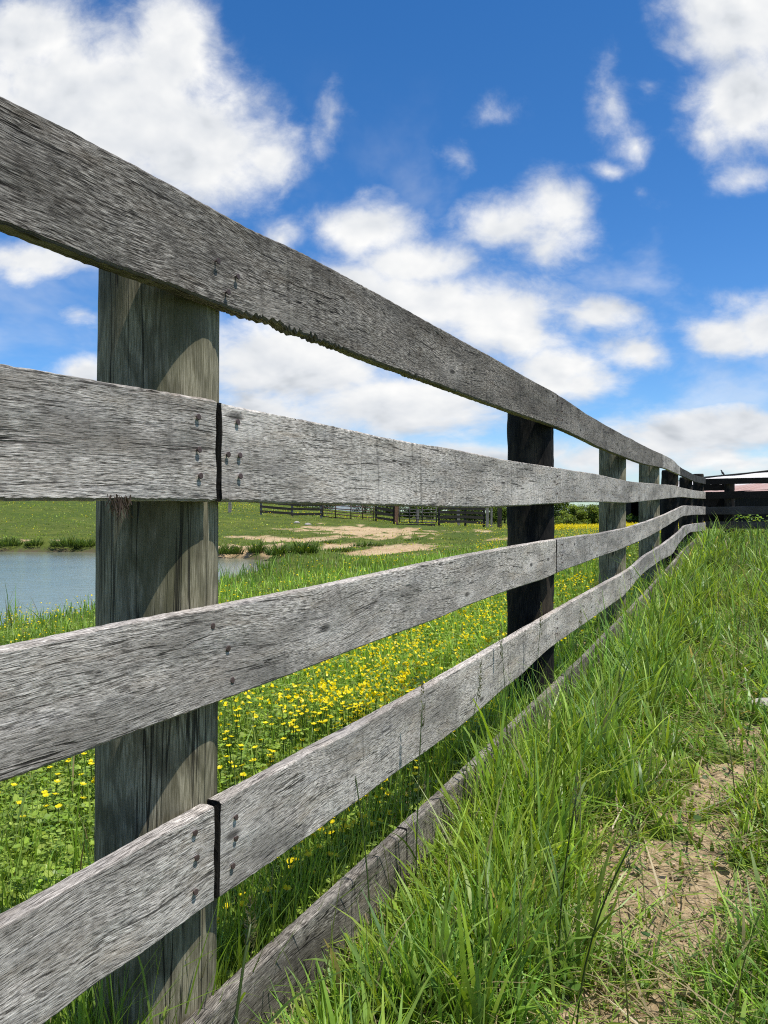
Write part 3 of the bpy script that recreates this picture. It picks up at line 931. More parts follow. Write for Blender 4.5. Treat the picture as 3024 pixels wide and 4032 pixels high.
def gate(xa, xb, bars, ups, mat, label, sag=0.0, h=1.25, lift=.12, h0=None):
    e = empty('metal_gate', (xa, YF, gz1(xa, YF)), label, 'gate'); bpy.context.view_layer.update()
    ga = gz1(xa, YF) + lift; gb = gz1(xb, YF) + lift
    bb = MB()
    A0, A1 = (xa, YF, ga), (xa, YF, ga + h)
    B0, B1 = (xb, YF, gb - sag), (xb, YF, gb + h - sag)
    bb.tube([A0, A1], .045, 6); bb.tube([B0, B1], .045, 6); bb.tube([A0, B0], .04, 6); bb.tube([A1, B1], .04, 6)
    under(link('gate_frame', bb.mesh('gate_frame', [mat], True)), e)
    for k in range(1, bars):
        f = k / bars
        bb = MB()
        pts = [(xa + (xb - xa) * t_, YF, ga + (gb - sag - ga) * t_ + h * f + .03 * math.sin(t_ * 5 + k) * (sag > 0)) for t_ in np.linspace(0, 1, 7)]
        bb.tube(pts, .034, 6); under(link('bar', bb.mesh('bar', [mat], True)), e)
    for f in ups:
        bb = MB(); x = xa + (xb - xa) * f; z = ga + (gb - sag - ga) * f
        bb.tube([(x, YF - .03, z), (x, YF - .03, z + h)], .04, 6); under(link('upright', bb.mesh('upright', [mat], True)), e)
    return e


gate(fx(698), fx(808), 6, (.25, .55, .78), M['rust'], 'sagging rusty brown pipe gate left of the short plank panel', .12, 1.3)
gate(fx(863), fx(943), 6, (.28, .62), M['greypipe'], 'dark grey tube gate hung beside the orange-brown post', 0, 1.35, .22)


def far_post(px, h, w, mat, label, dy=0.0):
    x = fx(px); g = gz1(x, YF + dy)
    bb = MB(); bb.beam((0, 0, -.2), (.01, 0, h), w, w, up=(0, 1, 0), jit=.008, n=4)
    tag(link('fence_post', bb.mesh('fence_post', [mat]), loc=(x, YF + dy, g)), label, 'post')


far_post(857, 1.45, .26, M['rustpost'], 'orange-brown gate post at the left of the grey tube gate')
far_post(1053, 1.40, .20, M['farpost'], 'pale square post, left of the two close-set posts ending the far fence')
far_post(1062, 1.38, .13, M['farpost'], 'slim pale post just right of the far fence end')
far_post(1079.5, 1.42, .27, M['farboard'], 'lone dark brown post at the right end of the far gates')
far_post(497, 1.2, .2, M['farpost'], 'lone pale post standing left of the far plank fence')
far_post(1004, 1.35, .22, M['farpost'], 'pale grey post standing behind the four-board fence', 4.5)
far_post(912, 1.2, .2, M['farpost'], 'pale grey post seen through the grey tube gate', 7)
far_post(905, 1.55, .10, M['greypipe'], 'thin dark pole seen through the grey tube gate', 4)
bb = MB(); bb.beam((0, 0, 0), (fx(939) - fx(851), 0, -.02), .22, .2, jit=.012, n=8)
tag(link('timber_sill', bb.mesh('timber_sill', [M['farboard']]), loc=(fx(851), YF - .7, gz1(fx(890), YF - .7) + .06)), 'dark timber lying on the ground in front of the grey tube gate', 'timber')

# white farmhouse glimpsed through the gate
hx, hy = (742 - 830) / 1661 * 118, 118.0
hz = .88 + (1106 - 1097) / 1661 * 118
hz = min(hz, gz1(hx, hy) + .0) if False else hz
house = empty('house', (hx, hy, hz), 'white house in the distance behind the rusty gate', 'house'); bpy.context.view_layer.update()
bb = MB(); W_, D_, H_ = 2.6, 2.2, 1.9
bb.add([(hx - W_, hy - D_, hz - 2), (hx + W_, hy - D_, hz - 2), (hx + W_, hy + D_, hz - 2), (hx - W_, hy + D_, hz - 2),
        (hx - W_, hy - D_, hz + H_), (hx + W_, hy - D_, hz + H_), (hx + W_, hy + D_, hz + H_), (hx - W_, hy + D_, hz + H_), (hx - W_, hy, hz + H_ + .9), (hx + W_, hy, hz + H_ + .9)],
       [[0, 1, 5, 4], [1, 2, 6, 9, 5], [2, 3, 7, 6], [3, 0, 4, 8, 7]])
under(link('wall', bb.mesh('wall', [M['white']])), house)
bb = MB()
for sg in (-1, 1):
    bb.add([(hx - W_ - .2, hy + sg * (D_ + .25), hz + H_ - .06), (hx + W_ + .2, hy + sg * (D_ + .25), hz + H_ - .06), (hx + W_ + .2, hy, hz + H_ + .96), (hx - W_ - .2, hy, hz + H_ + .96),
            (hx - W_ - .2, hy + sg * (D_ + .25), hz + H_ + .06), (hx + W_ + .2, hy + sg * (D_ + .25), hz + H_ + .06), (hx + W_ + .2, hy, hz + H_ + 1.08), (hx - W_ - .2, hy, hz + H_ + 1.08)],
           [[0, 1, 2, 3], [7, 6, 5, 4], [0, 4, 5, 1], [1, 5, 6, 2], [3, 2, 6, 7], [0, 3, 7, 4]])
under(link('roof', bb.mesh('roof', [M['slate']])), house)
for xx in (-1.5, 0.2, 1.6):
    bb = MB(); bb.beam((hx + xx, hy - D_ - .02, hz + .4), (hx + xx, hy - D_ - .02, hz + 1.3), .6, .06, up=(0, 1, 0))
    under(link('window', bb.mesh('window', [M['glass']])), house)

# pale stones by the bank
def stone(name, x, y, r, label, flat=.6):
    n1, n2 = 12, 9
    V = []; F = []
    sd = int(abs(x * 100)) + 3
    for i in range(n2 + 1):
        for j in range(n1):
            a = 2 * math.pi * j / n1; p = math.pi * i / n2
            d = np.array([math.sin(p) * math.cos(a), math.sin(p) * math.sin(a), math.cos(p)])
            k = r * (.75 + .5 * float(fbm(np.array([d[0] * 1.6 + 4]), np.array([d[1] * 1.6 + d[2] * 2.1]), sd, 3)[0]))
            V.append((d[0] * k * 1.25, d[1] * k * .9, d[2] * k * flat))
    for i in range(n2):
        for j in range(n1):
            F.append([i * n1 + j, (i + 1) * n1 + j, (i + 1) * n1 + (j + 1) % n1, i * n1 + (j + 1) % n1])
    tag(link(name, mesh(name, V, F=F, mats=[M['stone']], smooth=True), loc=(x, y, gz1(x, y) + r * flat * .35)), label, 'stone')


stone('stone', fx(668), 46.5, .15, 'pale stone lying on the grassy bank, left of the pair below the rusty gate')
stone('stone', fx(690), 46.0, .17, 'pale stone on the bank, right of the pair below the rusty gate')
stone('stone', 1.70, 3.42, .075, 'flat pale stone half buried in grass at the right edge of the path', .38)
stone('stone', fx(930), 51, .13, 'small pale rubble stone on bare earth before the tube gate')


# ------------------------------------------------------------------ foliage
def blades(x, y, z, h, w, th0, th1, az, col, nseg=4, face=None, tipcol=1.15, basecol=.62):
    """ribbons bending away from the vertical by th0 at the foot and th0+th1 at the tip"""
    N = len(x)
    if face is None: face = az + rng.normal(0, .7, N) + np.pi / 2
    t = np.linspace(0, 1, nseg + 1)
    px = x.copy(); pz = z.copy(); py = y.copy()
    V = np.zeros((N, nseg * 2 + 1, 3), np.float32); C = np.zeros((N, nseg * 2 + 1, 3), np.float32)
    cx, cy = np.cos(az), np.sin(az)
    fx_, fy_ = np.cos(face), np.sin(face)
    for k in range(nseg + 1):
        if k:
            th = th0 + th1 * ((k - .5) / nseg) ** 1.5
            dl = h / nseg
            px = px + np.sin(th) * cx * dl; py = py + np.sin(th) * cy * dl; pz = pz + np.cos(th) * dl
        ww = w * (.75 + .6 * t[k] - 1.35 * t[k] ** 2.2) * .5 + w * .0
        ww = np.maximum(ww, w * .06)
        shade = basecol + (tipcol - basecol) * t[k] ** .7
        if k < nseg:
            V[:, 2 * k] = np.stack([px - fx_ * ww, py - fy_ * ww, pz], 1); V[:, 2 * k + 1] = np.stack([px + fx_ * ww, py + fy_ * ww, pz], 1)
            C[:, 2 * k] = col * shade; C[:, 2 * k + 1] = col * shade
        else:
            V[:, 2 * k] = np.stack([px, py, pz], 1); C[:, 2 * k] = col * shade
    nv = nseg * 2 + 1
    b = (np.arange(N) * nv)[:, None]
    q = np.concatenate([b + np.array([[2 * k, 2 * k + 1, 2 * k + 3, 2 * k + 2]]) for k in range(nseg - 1)], 0)
    tr = b + np.array([[2 * nseg - 2, 2 * nseg - 1, 2 * nseg]])
    return V.reshape(-1, 3), q, tr, C.reshape(-1, 3)


def join(parts):
    V = []; Q = []; T = []; C = []; n = 0
    for v, q, t, c in parts:
        V.append(v); Q.append(q + n); T.append(t + n); C.append(c); n += len(v)
    return np.concatenate(V), np.concatenate(Q), np.concatenate(T), np.concatenate(C)


def greens(N, pal, jit=.25):
    pal = np.array(pal)
    w = rng.random((N, len(pal))) ** 4; w /= w.sum(1, keepdims=True)
    return (w @ pal) * (1 + rng.normal(0, jit, (N, 1))).clip(.5, 1.6)


PAL = [(.215, .370, .028), (.335, .490, .040), (.120, .255, .032), (.42, .52, .105), (.215, .37, .09)]
PAL_DARK = [(.055, .110, .016), (.080, .145, .020), (.06, .115, .028), (.11, .17, .024)]
STRAW = np.array((.50, .41, .22))


def build_yard_grass():
    parts = []
    # strip along the near side of the fence out to the right of the frame
    N = 165000
    r = .75 * (26 / .75) ** rng.random(N); az = rng.uniform(R(-32), R(64), N)
    x, y = r * np.sin(az), r * np.cos(az)
    s, o = sw(x, y)
    k = (o < -.006) & (o > -6.5) & (s < 15.4) & (s > -2)
    # black cross fence lies at s = 15
    x, y, s, o, r = x[k], y[k], s[k], o[k], r[k]
    dm = dirt_mask(x, y)
    tuft = fbm(x * 3.2, y * 3.2, 51, 3)
    keep = rng.random(len(x)) > np.clip(dm * 1.02 - .05, 0, .93)
    keep &= rng.random(len(x)) < np.clip(.25 + 2.0 * (tuft - .30), .16, 1)
    x, y, s, o, r, tuft, dm = x[keep], y[keep], s[keep], o[keep], r[keep], tuft[keep], dm[keep]
    N = len(x)
    edge = np.exp(-((o + .16) / .30) ** 2)                    # tall growth along the boards
    ao = -o
    tall = .085 + .19 * np.exp(-((ao - .20) / .125) ** 2) * (.1 + 1.5 * tuft) + .145 * sstep(2.0, 4.5, s) * (.15 + 1.3 * tuft) + .085 * sstep(.70, 1.0, ao) * (.4 + tuft)
    tall = tall + .13 * sstep(.62, 1.0, s) * sstep(.30, .05, ao) * (.3 + tuft)
    tall = np.minimum(tall * (1 - .62 * np.clip(dm, 0, 1)), .40)
    lim = (.055 + .78 * ao) * (1 + .5 * sstep(.6, 1.2, s) + .9 * sstep(1.6, 3.0, s))        # the kickboard stays in sight
    lim = lim + .40 * sstep(.62, 1.0, s) * sstep(.02, .09, ao) * rng.random(N) ** 1.3
    lim = np.where(rng.random(N) < .07 + .30 * sstep(.55, 1.0, s), rng.uniform(.12, .42, N), lim)
    h = np.minimum(tall * rng.lognormal(0, .32, N), lim * rng.uniform(.6, 1.1, N))
    w = .0060 * (1 + .17 * np.maximum(r - 1.5, 0)) * rng.lognormal(0, .5, N)
    w = np.minimum(w, .019)
    th0 = np.abs(rng.normal(.22, .34, N)); th1 = np.abs(rng.normal(.55, .65, N)).clip(0, 2.2)
    a = rng.uniform(0, 2 * np.pi, N)
    col = greens(N, PAL)
    cool = fbm(x * 1.7, y * 1.7, 61, 3)[:, None]
    col = col * np.where(cool > .5, np.array([[1.06, 1.02, .9]]), np.array([[.90, .98, 1.12]]))
    straw = rng.random(N) < (.035 + .12 * dm)
    col[straw] = STRAW * rng.uniform(.7, 1.3, (straw.sum(), 1))
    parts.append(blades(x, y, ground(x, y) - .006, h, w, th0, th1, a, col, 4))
    # flattened blades and thatch lying low
    N2 = 46000
    r = .8 * (9 / .8) ** rng.random(N2); az = rng.uniform(R(-15), R(60), N2)
    x, y = r * np.sin(az), r * np.cos(az); s, o = sw(x, y)
    k = (o < -.02) & (o > -3.0); x, y, r = x[k], y[k], r[k]; N2 = len(x)
    dm = dirt_mask(x, y); k = rng.random(N2) > dm * .62; x, y, r = x[k], y[k], r[k]; N2 = len(x)
    col = greens(N2, PAL); st = rng.random(N2) < .40; col[st] = STRAW * rng.uniform(.5, 1.15, (st.sum(), 1))
    parts.append(blades(x, y, ground(x, y) + rng.uniform(.004, .03, N2), rng.lognormal(-2.35, .4, N2), np.minimum(.0042 * (1 + .3 * np.maximum(r - 1.5, 0)), .014) * rng.uniform(.6, 1.5, N2),
                        rng.uniform(1.0, 1.5, N2), rng.uniform(0, .5, N2), rng.uniform(0, 2 * np.pi, N2), col, 3, basecol=.8, tipcol=1.1))
    # broad-bladed lush tufts near the boards and along the path edge
    cs = []
    for _ in range(230):
        s_ = 14.5 * random.random() ** 1.9 - .35; o_ = -abs(random.gauss(.20, .10)) - .06
        if random.random() < .32: o_ = -random.uniform(.8, 1.9)
        cs.append((s_, o_))
    X = []; Y = []; Hh = []; Wd = []; T0 = []; T1 = []; AZ = []
    for s_, o_ in cs:
        cx, cy = fp(s_, o_)
        n = random.randint(12, 30); hh = min(random.uniform(.18, .36) * (1 if o_ > -.7 else .7), (.06 + .85 * -o_) * (1 if s_ < 2 else 1.7))
        for _ in range(n):
            a = random.uniform(0, 2 * math.pi); rr = random.random() * .035
            X.append(cx + math.cos(a) * rr); Y.append(cy + math.sin(a) * rr)
            Hh.append(hh * random.uniform(.5, 1.15)); Wd.append(random.uniform(.007, .0125) * (1 + .10 * max(0, s_)))
            T0.append(random.uniform(.05, .45)); T1.append(abs(random.gauss(.7, .55))); AZ.append(a + random.gauss(0, .5))
    X, Y = np.array(X), np.array(Y)
    _, oo = sw(X, Y); k = (oo < -.004) & (rng.random(len(X)) > dirt_mask(X, Y) * .8)
    X, Y = X[k], Y[k]; Hh, Wd, T0, T1, AZ = [np.array(q)[k] for q in (Hh, Wd, T0, T1, AZ)]
    col = greens(len(X), [(.155, .280, .030), (.285, .410, .036), (.150, .270, .095), (.33, .43, .06)])
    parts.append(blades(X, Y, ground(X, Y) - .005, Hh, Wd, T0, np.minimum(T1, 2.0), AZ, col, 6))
    n3 = 520                                                   # thin seeding stems among the blades
    s_ = 14.5 * rng.random(n3) ** 1.5 + .1; o_ = -rng.uniform(.05, 1.7, n3)
    xs, ys = fp(s_, o_); k = rng.random(n3) > dirt_mask(xs, ys) * .7; xs, ys, s_ = xs[k], ys[k], s_[k]; n3 = len(xs)
    parts.append(blades(xs, ys, ground(xs, ys), np.minimum(rng.uniform(.22, .46, n3), .30 + .05 * s_), .0032 * (1 + .16 * s_), np.abs(rng.normal(.08, .12, n3)), rng.uniform(0, .5, n3), rng.uniform(0, 6.28, n3),
                        np.array([(.12, .135, .045)]) * rng.uniform(.6, 1.5, (n3, 1)), 5, tipcol=1.3, basecol=.9))
    V, q, t, c = join(parts)
    # nothing pokes through the boards
    tag(link('grass', mesh('yard_grass', V, quads=q, tris=t, col=c, mats=[M['leaf']], smooth=True)),
        'tall lush green grass growing beside the path in front of the grey fence', 'grass', kind='stuff')


def in_view(x, y, lim=.62):
    return (np.abs(x / np.maximum(y, .05)) < lim) & (y > .3)


def build_meadow():
    parts = []
    N = 210000
    r = 1.1 * (100 / 1.1) ** rng.random(N); az = rng.uniform(R(-46), R(34), N)
    x, y = r * np.sin(az), r * np.cos(az)
    s, o = sw(x, y)
    k = (o > .045) | (s > 16.5)
    k &= pond_sd(x, y) > .02
    k &= ~((x > 22.8) & (y > 40) & (y < 76))
    x, y, o, r, s = x[k], y[k], o[k], r[k], s[k]
    sm = sand_mask(x, y)
    dm = dirt_mask(x, y)
    k = (rng.random(len(x)) > sm * .84) & (rng.random(len(x)) > dm * .8)
    x, y, o, r, sm, s = x[k], y[k], o[k], r[k], sm[k], s[k]
    N = len(x)
    pd = pond_sd(x, y)
    tuft = fbm(x * 1.3, y * 1.3, 81, 3)
    bank = np.exp(-(pd / .9) ** 2) * sstep(20, 17, y) + .3 * np.exp(-(pd / .8) ** 2) * sstep(20, 22, y) * sstep(.5, .62, tuft)
    h = .085 + .05 * tuft + (.05 + .10 * sstep(.5, .65, tuft)) * bank + .10 * sstep(.5, .7, tuft) * sstep(4, 9, r) * sstep(22, 17, y) - .055 * sstep(19, 24, y) * sstep(58, 50, y)
    h = h + .10 * np.exp(-((o - .10) / .12) ** 2)
    h = h * rng.lognormal(0, .35, N)
    w = .0042 * (1 + .20 * np.maximum(r - 1.5, 0)) * rng.lognormal(0, .3, N)
    w = np.minimum(w, .06)
    th0 = np.abs(rng.normal(.05, .22, N)); th1 = np.abs(rng.normal(.3, .45, N)).clip(0, 1.8)
    col = greens(N, PAL)
    patch = fbm(x * .35, y * .35, 91, 4)
    col = col * (0.82 + .65 * sstep(.3, .7, patch))[:, None]
    warm = sstep(18, 50, r)[:, None]
    col = col * (1 + warm * (np.array([[1.35, 1.06, .75]]) - 1))
    col = np.where((bank > .35)[:, None], col * np.array([[.75, .82, .9]]), col)
    st = rng.random(N) < .03 + .06 * bank; col[st] = STRAW * rng.uniform(.4, .9, (st.sum(), 1))
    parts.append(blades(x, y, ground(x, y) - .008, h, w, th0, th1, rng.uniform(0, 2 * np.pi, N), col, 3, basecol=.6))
    V, q, t, c = join(parts)
    tag(link('grass', mesh('meadow_grass', V, quads=q, tris=t, col=c, mats=[M['leaf']], smooth=True)),
        'sunlit meadow grass behind the fence, spreading round the pond to the far gates', 'grass', kind='stuff')


def leaf_discs(x, y, z, rad, tilt, az, col, n=6, lobes=True):
    """small roundish leaves: fan of n rim points"""
    N = len(x)
    a = np.linspace(0, 2 * np.pi, n, endpoint=False)
    prof_ = np.array([1.0, .82, .80, .62, .80, .82])[:n] if n == 6 else np.ones(n)
    lx = np.cos(a) * prof_; ly = np.sin(a) * prof_ * .85
    V = np.zeros((N, n, 3), np.float32)
    ct, st = np.cos(tilt), np.sin(tilt); ca_, sa_ = np.cos(az), np.sin(az)
    for k in range(n):
        u = lx[k] * rad; v = ly[k] * rad
        uz = u * st; uu = u * ct
        V[:, k, 0] = x + uu * ca_ - v * sa_; V[:, k, 1] = y + uu * sa_ + v * ca_; V[:, k, 2] = z + uz
    b = (np.arange(N) * n)[:, None]
    if n == 6:
        q = np.concatenate([b + np.array([[0, 1, 2, 3]]), b + np.array([[0, 3, 4, 5]])], 0)
    else:
        q = b + np.array([[0, 1, 2, 3]])
    return V.reshape(-1, 3), q, np.zeros((0, 3), int), np.repeat(col, n, 0)


def build_clover():
    N = 56000
    r = 1.2 * (13 / 1.2) ** rng.random(N); az = rng.uniform(R(-44), R(24), N)
    x, y = r * np.sin(az), r * np.cos(az); s, o = sw(x, y)
    pt = fbm(x * 1.1, y * 1.1, 131, 3)
    k = (o > .06) & (pond_sd(x, y) > .7) & (rng.random(N) < sstep(.30, .55, pt) * .9 + .12)
    x, y, r = x[k], y[k], r[k]; N = len(x)
    z = ground(x, y) + rng.uniform(.025, .125, N)
    col = greens(N, [(.27, .43, .040), (.37, .51, .060), (.165, .29, .034), (.42, .52, .10)], .2)
    parts = []
    rad = .0082 * (1 + .08 * np.maximum(r - 2, 0)) * rng.lognormal(0, .28, N)
    a0 = rng.uniform(0, 2 * np.pi, N); base_t = rng.normal(0, .28, N)
    for j in range(3):
        a = a0 + j * 2 * np.pi / 3
        parts.append(leaf_discs(x + np.cos(a) * rad * .95, y + np.sin(a) * rad * .95, z + np.sin(base_t) * rad, rad, base_t + rng.normal(0, .2, N), a, col * rng.uniform(.85, 1.15, (N, 1))))
    # yard side: a thin scatter of small leaves near the path
    n2 = 1500
    s_ = rng.uniform(-.5, 5, n2); o_ = -rng.uniform(.25, 1.6, n2)
    xs, ys = fp(s_, o_)
    rad = .010 * rng.lognormal(0, .35, n2); zz = ground(xs, ys) + rng.uniform(.006, .05, n2)
    col = greens(n2, [(.10, .19, .03), (.15, .23, .035), (.07, .15, .03)], .2)
    parts.append(leaf_discs(xs, ys, zz, rad, rng.normal(.2, .35, n2), rng.uniform(0, 6.28, n2), col))
    V, q, t, c = join(parts)
    tag(link('clover', mesh('clover', V, quads=q, tris=t, col=c, mats=[M['leaf']])), 'low green clover leaves carpeting the meadow behind the fence', 'clover', kind='stuff')


def build_gravel():
    """clods, chips and dead stems on the bare soil"""
    N = 5200
    s = rng.uniform(-.6, 4.4, N); o = -rng.uniform(.15, 1.35, N)
    x, y = fp(s, o)
    k = dirt_mask(x, y) > rng.uniform(.1, .8, N)
    x, y = x[k], y[k]; N = len(x)
    rad = rng.lognormal(-5.35, .55, N).clip(.0015, .014)
    z = ground(x, y) + rad * .25
    oc = np.array([(1, 0, 0), (-1, 0, 0), (0, 1, 0), (0, -1, 0), (0, 0, 1), (0, 0, -1)], float)
    V = np.zeros((N, 6, 3)); a = rng.uniform(0, 6.28, N)
    for k in range(6):
        d = oc[k][None, :] * rng.uniform(.5, 1.35, (N, 1)) * rad[:, None] * np.array([[1, .85, .6]]) + rng.normal(0, .18, (N, 3)) * rad[:, None]
        V[:, k, 0] = x + d[:, 0] * np.cos(a) - d[:, 1] * np.sin(a); V[:, k, 1] = y + d[:, 0] * np.sin(a) + d[:, 1] * np.cos(a); V[:, k, 2] = z + d[:, 2]
    b = (np.arange(N) * 6)[:, None]
    T = np.concatenate([b + np.array([f]) for f in ((0, 2, 4), (2, 1, 4), (1, 3, 4), (3, 0, 4), (2, 0, 5), (1, 2, 5), (3, 1, 5), (0, 3, 5))], 0)
    c = np.repeat(np.array([(.33, .25, .17)]) * rng.uniform(.5, 1.75, (N, 1)), 6, 0)
    m, t, out = material('soil_clod')
    at = t.new('ShaderNodeAttribute'); at.attribute_name = 'col'
    principled(t, out, at.outputs['Color'], .95, None, .1)
    tag(link('gravel', mesh('gravel', V.reshape(-1, 3), tris=T, col=c, mats=[m])), 'dry crumbs of soil and small stones on the bare path', 'gravel', kind='stuff')


build_yard_grass()
build_meadow()
build_clover()
build_gravel()


# ------------------------------------------------------------------ buttercups
def flower_geo(kind):
    """one buttercup: stem, five cupped petals, centre. kind varies the tilt"""
    rs = random.Random(kind)
    V = []; F = []; C = []
    hgt = 1.0
    # stem ribbon pair (unit height)
    for ang in (0, math.pi / 2):
        b = len(V); w = .0011
        for j in range(4):
            t_ = j / 3; bx = .05 * t_ * t_
            for sg in (-1, 1):
                V.append((bx * .3 + sg * w * math.cos(ang), sg * w * math.sin(ang), t_)); C.append((.06, .13, .025))
        for j in range(3): F.append([b + 2 * j, b + 2 * j + 1, b + 2 * j + 3, b + 2 * j + 2])
    return V, F, C, rs


def buttercup_mesh(kind, h, R_=.0072):
    V, F, C, rs = flower_geo(kind)
    V = [(x, y, z * h) for x, y, z in V]
    cx = .015; cz = h
    tilt = rs.uniform(-.35, .35); tz = rs.uniform(0, 6.28)
    M_ = (np.array([[math.cos(tilt), 0, math.sin(tilt)], [0, 1, 0], [-math.sin(tilt), 0, math.cos(tilt)]]))
    Rz = np.array([[math.cos(tz), -math.sin(tz), 0], [math.sin(tz), math.cos(tz), 0], [0, 0, 1]])
    for p in range(5):
        a = 2 * math.pi * p / 5
        pts = []
        for (rr, wd, zz) in ((.12, .10, .0), (.55, .42, .16), (.95, .50, .42), (1.08, .22, .52)):
            for sg in (-1, 1):
                pts.append((rr * R_ * math.cos(a) - sg * wd * R_ * math.sin(a), rr * R_ * math.sin(a) + sg * wd * R_ * math.cos(a), zz * R_))
        b = len(V)
        for q in pts:
            q = Rz @ M_ @ np.array(q); V.append((cx + q[0], q[1], cz + q[2])); C.append((.97, .81, .008))
        for j in range(3): F.append([b + 2 * j, b + 2 * j + 1, b + 2 * j + 3, b + 2 * j + 2])
    b = len(V)
    for j in range(6):
        q = Rz @ M_ @ np.array((.3 * R_ * math.cos(j * 1.047), .3 * R_ * math.sin(j * 1.047), .18 * R_)); V.append((cx + q[0], q[1], cz + q[2])); C.append((.85, .62, .01))
    V.append((cx, 0, cz + .34 * R_)); C.append((.85, .62, .02))
    for j in range(6): F.append([b + j, b + (j + 1) % 6, b + 6])
    return mesh('buttercup', V, F=F, col=np.array(C), mats=[M['petal']])


def behind_board(x, y, z):
    """True where a board or post of the near fence hides the point from the photographer"""
    s, o = sw(x, y); s0, o0 = sw(np.zeros_like(x), np.zeros_like(x))
    f = (0 - o0) / (o - o0)
    ss = s0 + (s - s0) * f; zz = CAMZ + (z - CAMZ) * f
    hid = np.zeros(len(x), bool)
    for k in range(1, 6):
        hid |= (zz < prof('%dt' % k, ss)) & (zz > prof('%db' % k, ss))
    px = 830 + 1661 * x / y
    for a, b in ((199, 473), (1095, 1199), (1295, 1353), (1382, 1426)):
        hid |= (px > a) & (px < b)
    return hid


N = 90000
r = 1.35 * (75 / 1.35) ** rng.random(N); az = rng.uniform(R(-44), R(33), N)
x, y = r * np.sin(az), r * np.cos(az); s, o = sw(x, y)
cl = fbm(x * .75, y * .75, 171, 3); cl2 = fbm(x * 2.6, y * 2.6, 177, 2)
dens = sstep(.38, .62, cl) * .8 + .12
dens = dens * (.35 + .9 * sstep(.4, .65, cl2))
dens = dens * np.where((r > 12) & (x < y * .12) & (r < 52), .30, 1.0)
dens = dens * np.where((x < -.12 * y) & (r < 7), .50, 1.0)
dens = dens * np.where((r < 2.2), .45, 1.0)
dens = np.where((r > 26) & (x > y * .19), dens * 2.2 + .3, dens)
dens = np.where((r > 3.0) & (r < 9) & (x > -.10 * y), dens * 1.25, dens)
k = (o > .10) & (pond_sd(x, y) > .4) & (sand_mask(x, y) < .3) & ~((x > 22) & (y > 40))
k &= rng.random(N) < dens * .55
x, y, r = x[k], y[k], r[k]
hh = rng.uniform(.13, .23, len(x)) * np.where(r > 10, 1.25, 1)
z = ground(x, y)
vis = in_view(x, y, .505) & ~behind_board(x, y, z + hh)
order = np.argsort(np.where(vis, r, r + 1e3))
pick = order[:300]; rest = order[300:]
proto = [buttercup_mesh(i, .13 + .010 * i) for i in range(12)]
for i in pick:
    o_ = link('buttercup', proto[int(np.clip((hh[i] - .13) / .010, 0, 11))], loc=(float(x[i]), float(y[i]), float(z[i]) - .004), rot=(random.gauss(0, .08), random.gauss(0, .08), random.uniform(0, 6.28)))
    o_.scale = (1.15, 1.15, 1.0)
    if x[i] / y[i] < -.36:
        tag(o_, 'yellow buttercup in the meadow at the left of the nearest fence post', 'buttercup', 'buttercups left of the nearest post')
    elif x[i] / y[i] < .17:
        tag(o_, 'yellow buttercup in the meadow between the nearest post and the black post', 'buttercup', 'buttercups between the nearest post and the black post')
    else:
        tag(o_, 'yellow buttercup in the meadow just right of the black post', 'buttercup', 'buttercups right of the black post')
# the many farther flowers
xr, yr, zr, rr, hr = x[rest], y[rest], z[rest], r[rest], hh[rest]
n_ = 5200                                                  # the yellow carpet before the tree line
Y_ = 36 * (66 / 36) ** rng.random(n_); X_ = Y_ * rng.uniform(.17, .34, n_)
k_ = rng.random(n_) < .25 + sstep(.35, .6, fbm(X_ * .3, Y_ * .3, 191, 3))
X_, Y_ = X_[k_], Y_[k_]
xr = np.concatenate([xr, X_]); yr = np.concatenate([yr, Y_]); zr = np.concatenate([zr, ground(X_, Y_)]); rr = np.concatenate([rr, np.hypot(X_, Y_)]); hr = np.concatenate([hr, rng.uniform(.16, .34, len(X_))])
parts = []
sz = .0088 * (1 + .045 * np.maximum(rr - 5, 0)) * rng.lognormal(0, .2, len(xr))
for j in range(3):
    a = rng.uniform(0, 6.28, len(xr))
    yc = np.array([(.97, .81, .008)]) * rng.uniform(.8, 1.1, (len(xr), 1))
    parts.append(leaf_discs(xr + rng.normal(0, .3, len(xr)) * sz, yr + rng.normal(0, .3, len(xr)) * sz, zr + hr + rng.normal(0, .2, len(xr)) * sz, sz * .85, rng.normal(.7, .35, len(xr)), a, yc))
V, q, t, c = join(parts)
tag(link('buttercups', mesh('far_buttercups', V, quads=q, tris=t, col=c, mats=[M['petal']])), 'distant yellow buttercups speckling the meadow as far as the trees', 'buttercups', kind='stuff')

